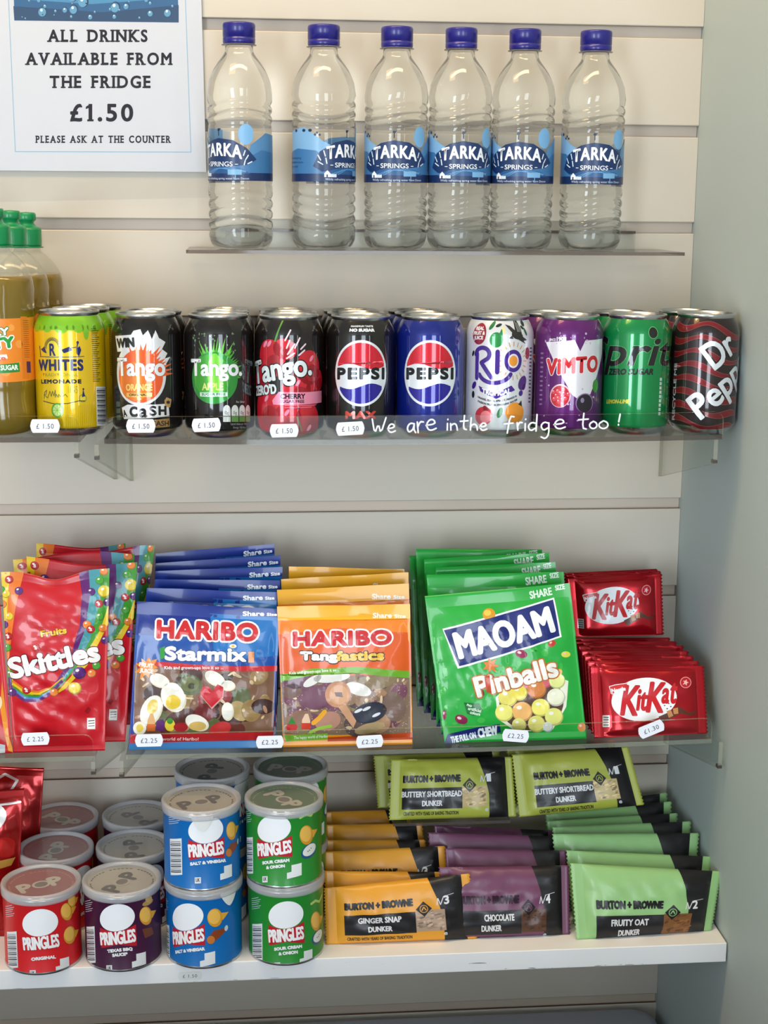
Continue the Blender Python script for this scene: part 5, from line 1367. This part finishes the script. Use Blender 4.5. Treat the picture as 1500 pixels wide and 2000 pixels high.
stack([((268, 1174), (547, 1190)), ((287, 1148), (541, 1157)), ((303, 1131), (547, 1134)), ((304, 1115), (552, 1107)), ((304, 1100), (548, 1084)), ((304, 1081), (536, 1062))],
      [(-176, -193), (-150, -166), (-126, -142), (-102, -118), (-78, -94), (-54, -70)],
      [(251, 533), (262, 538), (272, 540), (282, 541), (290, 540), (296, 538)], star_art, m_blue, 9, 'sweet_bag',
      ['blue gummy sweet bag at the front of the blue pile']+['blue gummy sweet bag, %s from the front of the blue pile' % o for o in ords], 'blue gummy sweet bags', zbag)
stack([((541, 1184), (801, 1180)), ((541, 1152), (799, 1140)), ((549, 1131), (798, 1118)), ((564, 1106), (790, 1112))],
      [(-176, -193), (-148, -164), (-122, -138), (-96, -112)],
      [(553, 806), (556, 804), (560, 801), (566, 796)], tang_art, m_or, 9, 'sweet_bag',
      ['orange fizzy sweet bag at the front of the orange pile']+['orange fizzy sweet bag, %s from the front of the orange pile' % o for o in ords[:3]], 'orange fizzy sweet bags', zbag)

# ------- green chew ball bags
def mao_art():
    A = Art('film'); Wn = Art('pic'); NVY = (20, 34, 112)
    A.poly([(820, 1190), (1120, 1130), (1130, 1240), (830, 1300)], (40, 168, 60), 0.4)
    rnd = random.Random(8)
    for k in range(60): A.ell(rnd.uniform(840, 1110), rnd.uniform(1190, 1420), rnd.uniform(2, 9), rnd.uniform(2, 9), (60, 180, 70), 0.55, 0, 12)
    A.poly([(864, 1228), (1082, 1167), (1097, 1244), (894, 1306)], (236, 240, 240), 1.6); A.poly([(867, 1231), (1080, 1171), (1093, 1242), (897, 1301)], NVY, 1.9)
    A.text('MAOAM', 886, 1212, 1082, 1264, (242, 244, 244), 2.8, bold=5.2, rot=-16, space=1.06, fn=lambda x, y: (x, y-((x-984)/98.0)**2*3))
    A.text('SHARE', 1034, 1151, 1078, 1166, (226, 240, 226), 2.2, bold=1, rot=-11); A.text('SIZE', 1084, 1142, 1103, 1152, (226, 240, 226), 2.2, bold=.8, rot=-11)
    A.ell(955, 1200, 12.5, 12, (214, 150, 30), 1.8, 0, 20); A.ell(952, 1197, 7, 6, (244, 196, 80), 2.1, 0, 16)
    for x, y, rx, ry, rot, c in ((1018, 1277, 12, 8, 15, (150, 30, 80)), (1078, 1257, 8, 6, -30, (200, 60, 50)), (1105, 1278, 9, 6, 0, (220, 220, 80)), (901, 1405, 13, 9, 20, (130, 24, 70)), (1093, 1312, 5, 6, 0, (226, 170, 50)), (1136, 1420, 8, 9, 0, (220, 140, 70)), (868, 1396, 4, 10, 0, (130, 24, 60))): A.ell(x, y, rx, ry, c, 1.8, rot, 18); A.ell(x-rx*.3, y-ry*.3, rx*.35, ry*.3, (240, 200, 200), 2.1, rot, 10)
    # round window with balls
    A, Wn = Wn, A
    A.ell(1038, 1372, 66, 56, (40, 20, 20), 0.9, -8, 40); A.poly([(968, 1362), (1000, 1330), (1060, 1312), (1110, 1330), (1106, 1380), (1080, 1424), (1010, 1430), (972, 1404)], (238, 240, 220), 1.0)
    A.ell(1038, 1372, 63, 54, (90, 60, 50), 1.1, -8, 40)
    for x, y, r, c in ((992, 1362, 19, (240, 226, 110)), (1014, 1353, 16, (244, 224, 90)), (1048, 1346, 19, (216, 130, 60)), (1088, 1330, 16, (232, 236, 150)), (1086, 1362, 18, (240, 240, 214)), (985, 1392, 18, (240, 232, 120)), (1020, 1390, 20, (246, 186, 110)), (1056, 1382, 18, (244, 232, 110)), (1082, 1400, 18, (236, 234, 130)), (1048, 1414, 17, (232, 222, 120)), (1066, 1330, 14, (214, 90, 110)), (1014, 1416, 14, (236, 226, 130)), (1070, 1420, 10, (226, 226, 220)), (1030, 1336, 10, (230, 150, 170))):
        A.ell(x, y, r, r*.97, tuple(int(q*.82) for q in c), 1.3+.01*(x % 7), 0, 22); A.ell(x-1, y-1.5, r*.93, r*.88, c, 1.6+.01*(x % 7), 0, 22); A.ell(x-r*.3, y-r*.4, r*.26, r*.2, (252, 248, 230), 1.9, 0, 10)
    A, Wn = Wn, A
    PB = (130, 30, 60)
    A.text('Pinballs', 925, 1302, 1090, 1342, (244, 240, 232), 3.0, bold=3.6, rot=-15, border=((190, 110, 40), 3.6), fn=lambda x, y: (x, y))
    A.text('Pinballs', 925, 1302, 1090, 1342, PB, 2.0, bold=8.6, rot=-15)
    A.poly([(946, 1322), (956, 1318), (960, 1354), (950, 1352)], (196, 70, 30), 3.3); A.star(958, 1300, 8, 17, 7, (220, 120, 40), 2.9, 6)
    A.poly([(906, 1372), (936, 1374), (942, 1388), (926, 1398), (912, 1394)], (20, 110, 50), 1.8)
    A.text('no', 912, 1374, 922, 1380, (220, 240, 220), 2.2, bold=.6, rot=20); A.text('artificial', 914, 1383, 940, 1389, (220, 240, 220), 2.2, bold=.5, rot=12); A.text('colours', 918, 1390, 938, 1396, (220, 240, 220), 2.2, bold=.5, rot=12)
    A.poly([(866, 1456), (874, 1434), (934, 1420), (976, 1414), (978, 1430), (930, 1442)], NVY, 1.8)
    A.text('THE FULL ON', 880, 1434, 930, 1447, (226, 232, 240), 2.3, bold=1.0, rot=-12); A.text('CHEW', 933, 1420, 972, 1438, (236, 240, 244), 2.3, bold=1.8, rot=-11)
    return A, Wn
m_gr = mat((34, 168, 62), 'film')
stack([((829, 1164), (1113, 1139)), ((832, 1122), (1101, 1117)), ((851, 1108), (1085, 1098)), ((828, 1092), (1072, 1079)), ((812, 1072), (1058, 1073)), ((799, 1085), (1040, 1086))],
      [(-170, -192), (-142, -164), (-118, -140), (-94, -116), (-70, -92), (-46, -68)],
      [(868, 1146), (862, 1120), (852, 1105), (842, 1090), (828, 1075), (815, 1058)], mao_art, m_gr, 9, 'sweet_bag',
      ['green chew ball bag at the front of the green pile, tilted']+['green chew ball bag, %s from the front of the green pile' % o for o in ords], 'green chew ball bags', zbag)

# ------- red chocolate wafer bars
KR = (186, 18, 34); m_kit = mat(KR, 'foil')
def kit_art():
    A = Art('foil'); W_ = (236, 238, 242)
    A.rect(1168, 1312, 1362, 1440, (178, 14, 30), 0.4)
    A.ell(1258, 1366, 64, 42, W_, 1.2, -7, 48, fin='film')
    tx = lambda w_, c, L: [A.text('K', 1212, 1338, 1246, 1398, c, L, bold=w_, shear=.12, rot=2, fin='film'), A.text('it', 1242, 1346, 1263, 1388, c, L, bold=w_*.8, shear=.12, fin='film', caps='max'),
        A.text('K', 1262, 1332, 1296, 1392, c, L, bold=w_, shear=.12, rot=2, fin='film'), A.text('a', 1291, 1344, 1306, 1374, c, L, bold=w_*.8, shear=.12, fin='film', caps='max'), A.text('t', 1306, 1334, 1320, 1374, c, L, bold=w_*.8, shear=.12, fin='film', caps='max')]
    tx(3.6, (196, 22, 34), 2.2)
    A.poly([(1190, 1340), (1196, 1352), (1222, 1342), (1226, 1333), (1200, 1338)], (206, 40, 44), 1.8, fin='film'); A.line([(1190, 1341), (1194, 1355), (1206, 1356), (1224, 1344), (1228, 1334), (1200, 1338), (1190, 1341)], 1.3, W_, 2.0, fin='film')
    A.text('Nestle', 1194, 1343, 1222, 1351, W_, 2.4, bold=.9, rot=-10, fin='film')
    A.ell(1339, 1333, 11, 11, (226, 150, 150), 1.5, 0, 24, fin='film'); A.ell(1339, 1333, 9.6, 9.6, (178, 20, 36), 1.8, 0, 24, fin='film'); A.star(1339, 1333, 3, 7, 5, (230, 180, 180), 2.0, 3, fin='film')
    for q in ([(1286, 1400), (1322, 1384), (1328, 1394), (1294, 1412)], [(1322, 1378), (1346, 1392), (1362, 1386), (1350, 1398), (1324, 1392)]): A.poly(q, (84, 40, 24), 1.9, fin='film')
    for q in ([(1302, 1389), (1310, 1386), (1315, 1398), (1306, 1402)], [(1314, 1384), (1324, 1382), (1325, 1394), (1316, 1395)]): A.poly(q, (190, 130, 76), 2.2, fin='film')
    for x, y in ((1298, 1378), (1306, 1374), (1310, 1380), (1303, 1384)): A.ell(x, y, 1.6, 1.2, (70, 34, 22), 2.3, 0, 7, fin='film')
    A.rect(1177, 1397, 1191, 1420, (224, 224, 226), 1.6)
    for k in range(4): A.line([(1179, 1401+5*k), (1189, 1401+5*k)], 1.6, (40, 40, 44), 1.9)
    return A
def bar(P, sd, Tf=6.5, Tb=3.5, seal=(.085, .075, .035, .03), teeth=0.8, nx=20, ny=20, wr=.6, ps=8, pt=6, q=.6):
    return Sheet(P, Tf, Tb, seal, nx, ny, ps, pt, sd, wr, 's', None, teeth, q)
def barq(tl, tr, yt, bl, br, zbot=None, yb=None, zf=None):
    if zf is not None: return [aty(tl[0], tl[1], yt), aty(tr[0], tr[1], yt), shelf_pt(br, yb, zf), shelf_pt(bl, yb, zf)]
kart = None
kl = [(1152, 1302), (1145, 1291), (1138, 1280), (1132, 1270), (1127, 1261), (1122, 1253), (1118, 1246)]
kr = [(1374, 1300), (1364, 1291), (1354, 1281), (1344, 1271), (1334, 1261), (1322, 1252), (1308, 1245)]
kbl = [1161, 1155, 1149, 1143, 1138, 1133, 1128]; kbr = [1382, 1371, 1360, 1349, 1338, 1325, 1311]
kz = [-164+14.5*k for k in range(7)]
for k in range(7):
    yt = kz[k]; yb = yt-27
    P = [aty(kl[k][0], kl[k][1], yt), aty(kr[k][0], kr[k][1], yt), shelf_pt(kbr[k], yb, zbag), shelf_pt(kbl[k], yb, zbag)]
    s_ = bar(P, 60+k)
    if kart is None: kart = bake(kit_art(), s_)
    pouch('chocolate_bar', 'red chocolate wafer bar at the very front of the lower pile' if k == 0 else 'red chocolate wafer bar in the lower pile, %s from its front' % (ords+['seventh'])[k-1], 'chocolate bar', 'red wafer bars', s_, m_kit, m_kit, kart, 's')
top_lower = aty(1200, 1246, kz[5])
for k, (tl, tr, bl, br) in enumerate((((1106, 1130), (1292, 1120), (1116, 1244), (1296, 1240)), ((1104, 1123), (1290, 1115), (1114, 1240), (1292, 1236)), ((1102, 1119), (1284, 1111), (1112, 1236), (1288, 1233)))):
    yt = -66+13*k; yb = yt-12
    P = [aty(*tl, yt), aty(*tr, yt), aty(*br, yb), aty(*bl, yb)]
    pouch('chocolate_bar', 'red chocolate wafer bar standing on the lower pile, %s of the raised ones' % ('front', 'middle', 'rearmost')[k], 'chocolate bar', 'red wafer bars', bar(P, 80+k), m_kit, m_kit, kart, 's')

# ------- biscuit packs
def dunk_art(main, dark, name, num, bis, ty=0.0, sx=0.0, ink=(24, 20, 22), split=.735):
    """print laid out on the pack itself: x 0..100 along it, y 0..100 down it"""
    A = Art('wrap', 2.15); X = lambda x: x+sx; Y = lambda y: y+ty
    A.poly([(split*100-3, -2), (94, -2), (94, 102), (split*100+5, 102), (split*100+5, 60), (split*100+2, 30)], (26, 24, 27), 0.4)
    A.text('BURTON + BROWNE', X(13), Y(27), X(59), Y(39), ink, 2, bold=.8)
    A.rect(X(12.5), Y(48), X(60), Y(83), (30, 28, 32), 1.0)
    a, b = name
    ca = 42.5 if a == 'CHOCOLATE' else 36
    A.text(a, X(ca-len(a)*1.32), Y(53.5), X(ca+len(a)*1.32), Y(63), (226, 224, 226), 2, bold=.35); A.text(b, X(28), Y(69), X(44), Y(78), (226, 224, 226), 2, bold=.35)
    A.rect(X(60), Y(47), X(80), Y(81), bis, 1.0)
    rnd = random.Random(num)
    for k in range(40): A.ell(X(61.5+17*rnd.random()), Y(50+28*rnd.random()), rnd.uniform(.5, 1.7), rnd.uniform(1, 3), (lambda g: tuple(min(255, int(c*g)) for c in bis))(rnd.choice((.68, .8, .9, 1.1, 1.18))), 1.3+.005*k, rnd.uniform(0, 90), 8)
    A.poly([(X(66), Y(33)), (X(71.5), Y(45)), (X(66), Y(57)), (X(60.5), Y(45))], (24, 20, 22), 1.8)
    A.ell(X(66), Y(45), 2.9, 6.2, main, 2.1, 0, 18); A.ell(X(66), Y(45), 2.4, 5.2, (34, 30, 32), 2.3, 0, 18); A.line([(X(64.6), Y(47)), (X(66), Y(42)), (X(67.4), Y(47))], .8, main, 2.6)
    A.text(str(num), X(80), Y(27), X(83.6), Y(40), (228, 228, 230), 2, bold=.5); A.line([(X(75), Y(40)), (X(76), Y(30)), (X(77.4), Y(40)), (X(80), Y(28)), (X(87), Y(25))], .7, (214, 214, 218), 1.9)
    A.text('CRAFTED WITH YEARS OF BAKING TRADITION', X(14), Y(87), X(57), Y(93), ink, 2, bold=.12)
    A.text('e', X(78), Y(84), X(80.5), Y(89), (210, 210, 214), 2, bold=.2, caps=.48)
    o = Art('wrap')
    for v, f, key, L in A.items: o.items.append((v/100.0, f, key, L))
    return o
BLK = mat((26, 24, 27), 'wrap')
def packs(rows, main, name, num, bis, ty, seal_cols, labels, group, nm='biscuit_pack', sx=0.0, ink=(24, 20, 22), Tf=10, sd=0, strip=None):
    mm = mat(main, 'wrap'); art = dunk_art(main, None, name, num, bis, ty, sx, ink)
    for k, P in enumerate(rows):
        s_ = Sheet(P, Tf if k == 0 else Tf*.72, 5 if k == 0 else 4, (.075, .06, .0, .0), 24 if k == 0 else 18, 24, 5, 3.0, sd+k, 1.0, 's', None, 0.8, .62)
        pouch(nm, labels[k], 'biscuits', group, s_, mm, strip or mm, art, 's', seal_cols)
zfw = lambda x, y: ZW
OCH, PLUM, LIM, YGR = (228, 158, 46), (110, 62, 92), (148, 194, 128), (172, 178, 70)
def lying(tl, tr, bl, br, yt, yb): return [aty(tl[0], tl[1], yt), aty(tr[0], tr[1], yt), shelf_pt(br, yb if not isinstance(yb, tuple) else yb[1], zfw), shelf_pt(bl, yb if not isinstance(yb, tuple) else yb[0], zfw)]
yb0 = atz(650, 1845, ZW)[1]; yb1 = atz(930, 1834, ZW)[1]
g_rows = [lying((633, 1735), (917, 1706), 637, 931, -200, (yb0, yb1)), lying((633, 1701), (862, 1703), 640, 880, -172, -192), lying((632, 1664), (869, 1652), 640, 880, -142, -162),
          lying((636, 1641), (830, 1640), 642, 850, -112, -132), lying((636, 1611), (824, 1608), 642, 840, -82, -102), lying((634, 1586), (800, 1580), 640, 826, -50, -70)]
packs(g_rows, OCH, ('GINGER SNAP', 'DUNKER'), 3, (176, 150, 130), 0, (mat(OCH, 'wrap'), mat(OCH, 'wrap')), ['ochre ginger biscuit pack at the front of the ochre file, whole face in view']+['ochre ginger biscuit pack, %s from the front of the ochre file' % o for o in ords], 'ochre ginger biscuit packs', sd=100)
p_rows = [lying((857, 1694), (1111, 1690), 872, 1113, -190, -210), lying((869, 1657), (1107, 1661), 880, 1110, -158, -178), lying((836, 1626), (1111, 1634), 850, 1112, -128, -148), lying((848, 1612), (1084, 1622), 856, 1090, -98, -118)]
packs(p_rows, PLUM, ('CHOCOLATE', 'DUNKER'), 4, (86, 54, 38), 12, (mat(PLUM, 'wrap'), mat(PLUM, 'wrap')), ['plum chocolate biscuit pack at the front, tucked behind the ochre one']+['plum chocolate biscuit pack, %s from the front of the plum file' % o for o in ords[:3]], 'plum chocolate biscuit packs', ink=(50, 26, 44), sd=120)
n_rows = [lying((1114, 1686), (1409, 1702), 1126, 1390, -198, (atz(1126, 1836, ZW)[1], atz(1390, 1818, ZW)[1])), lying((1106, 1661), (1390, 1673), 1120, 1376, -166, -188), lying((1079, 1629), (1365, 1627), 1094, 1354, -136, -158), lying((1079, 1616), (1349, 1604), 1090, 1342, -108, -130),
          lying((1068, 1604), (1323, 1588), 1080, 1320, -82, -104), lying((1066, 1590), (1311, 1565), 1076, 1308, -56, -76), lying((1064, 1580), (1303, 1548), 1072, 1302, -32, -50)]
packs(n_rows, LIM, ('FRUITY OAT', 'DUNKER'), 2, (130, 84, 46), 20, (mat(LIM, 'wrap'), mat(LIM, 'wrap')), ['pale green oat biscuit pack at the front of the green file, whole face in view']+['pale green oat biscuit pack, %s from the front of the green file' % o for o in ords+['seventh']], 'pale green oat biscuit packs', sx=1.5, sd=140)
zfs = lambda x, y: ZS
def onled(tl, tr, bl, br, yt, yb): return [aty(tl[0], tl[1], yt), aty(tr[0], tr[1], yt), shelf_pt(br, yb, zfs), shelf_pt(bl, yb, zfs)]
y_rows = [onled((764, 1484), (1000, 1478), 760, 1008, YS+30, YS+8), onled((730, 1476), (975, 1466), 738, 990, YS+62, YS+42)]
packs(y_rows, YGR, ('BUTTERY SHORTBREAD', 'DUNKER'), 1, (196, 170, 120), 0, (mat(YGR, 'wrap'), mat(YGR, 'wrap')), ['yellow-green shortbread pack, left one at the front of the short ledge', 'yellow-green shortbread pack behind the left front one'], 'yellow-green shortbread packs', sx=-3, sd=160, Tf=9)
yA = YS+6
P = [aty(1000, 1474, yA+22), aty(1227, 1458, yA+22), aty(1258, 1572, yA), aty(1014, 1609, yA)]
P[3][2] = max(P[3][2], ZS+.6)
y2 = [P, [aty(990, 1463, yA+52), aty(1200, 1452, yA+52), aty(1222, 1556, yA+34), aty(1002, 1590, yA+34)]]
packs(y2, YGR, ('BUTTERY SHORTBREAD', 'DUNKER'), 1, (206, 182, 130), 4, (mat(YGR, 'wrap'), mat(YGR, 'wrap')), ['yellow-green shortbread pack, right one at the front, leaning over the green packs', 'yellow-green shortbread pack behind the right front one'], 'yellow-green shortbread packs', sx=2, sd=170, Tf=9)

# ------- red crisp packets at the far left of the bottom shelf
m_cr = mat((160, 20, 22), 'foil')
A = Art('foil'); A.ell(-30, 1600, 44, 30, (236, 230, 226), 1.2, -20, 24); A.ell(10, 1655, 24, 20, (196, 30, 26), 1.0, 0, 20); A.poly([(-60, 1690), (30, 1674), (22, 1690), (-60, 1710)], (230, 190, 90), 1.2); A.line([(-40, 1590), (0, 1572), (40, 1566)], 4, (236, 232, 228), 1.4)
Pc = [aty(-150, 1556, -150), aty(47, 1540, -150), shelf_pt(30, -170, zfw), shelf_pt(-140, -170, zfw)]
Sc = Sheet(Pc, 16, 12, (.02, .02, .06, .05), 24, 26, 2.0, 1.8, 201, 1.4)
pouch('crisp_packet', 'shiny red crisp packet at the left edge, the nearer of two', 'crisps', 'red crisp packets', Sc, m_cr, m_cr, bake(A, Sc))
Pc = [aty(-110, 1492, -84), aty(86, 1500, -84), shelf_pt(70, -98, zfw), shelf_pt(-100, -98, zfw)]
Sc2 = Sheet(Pc, 14, 10, (.02, .02, .06, .05), 22, 24, 2.0, 1.8, 203, 1.4)
A = Art('foil'); A.line([(-20, 1530), (10, 1512), (34, 1524), (20, 1546), (-10, 1552)], 5, (226, 216, 214), 1.4)
pouch('crisp_packet', 'shiny red crisp packet behind the nearer one, its corner pointing right', 'crisps', 'red crisp packets', Sc2, m_cr, m_cr, bake(A, Sc2))
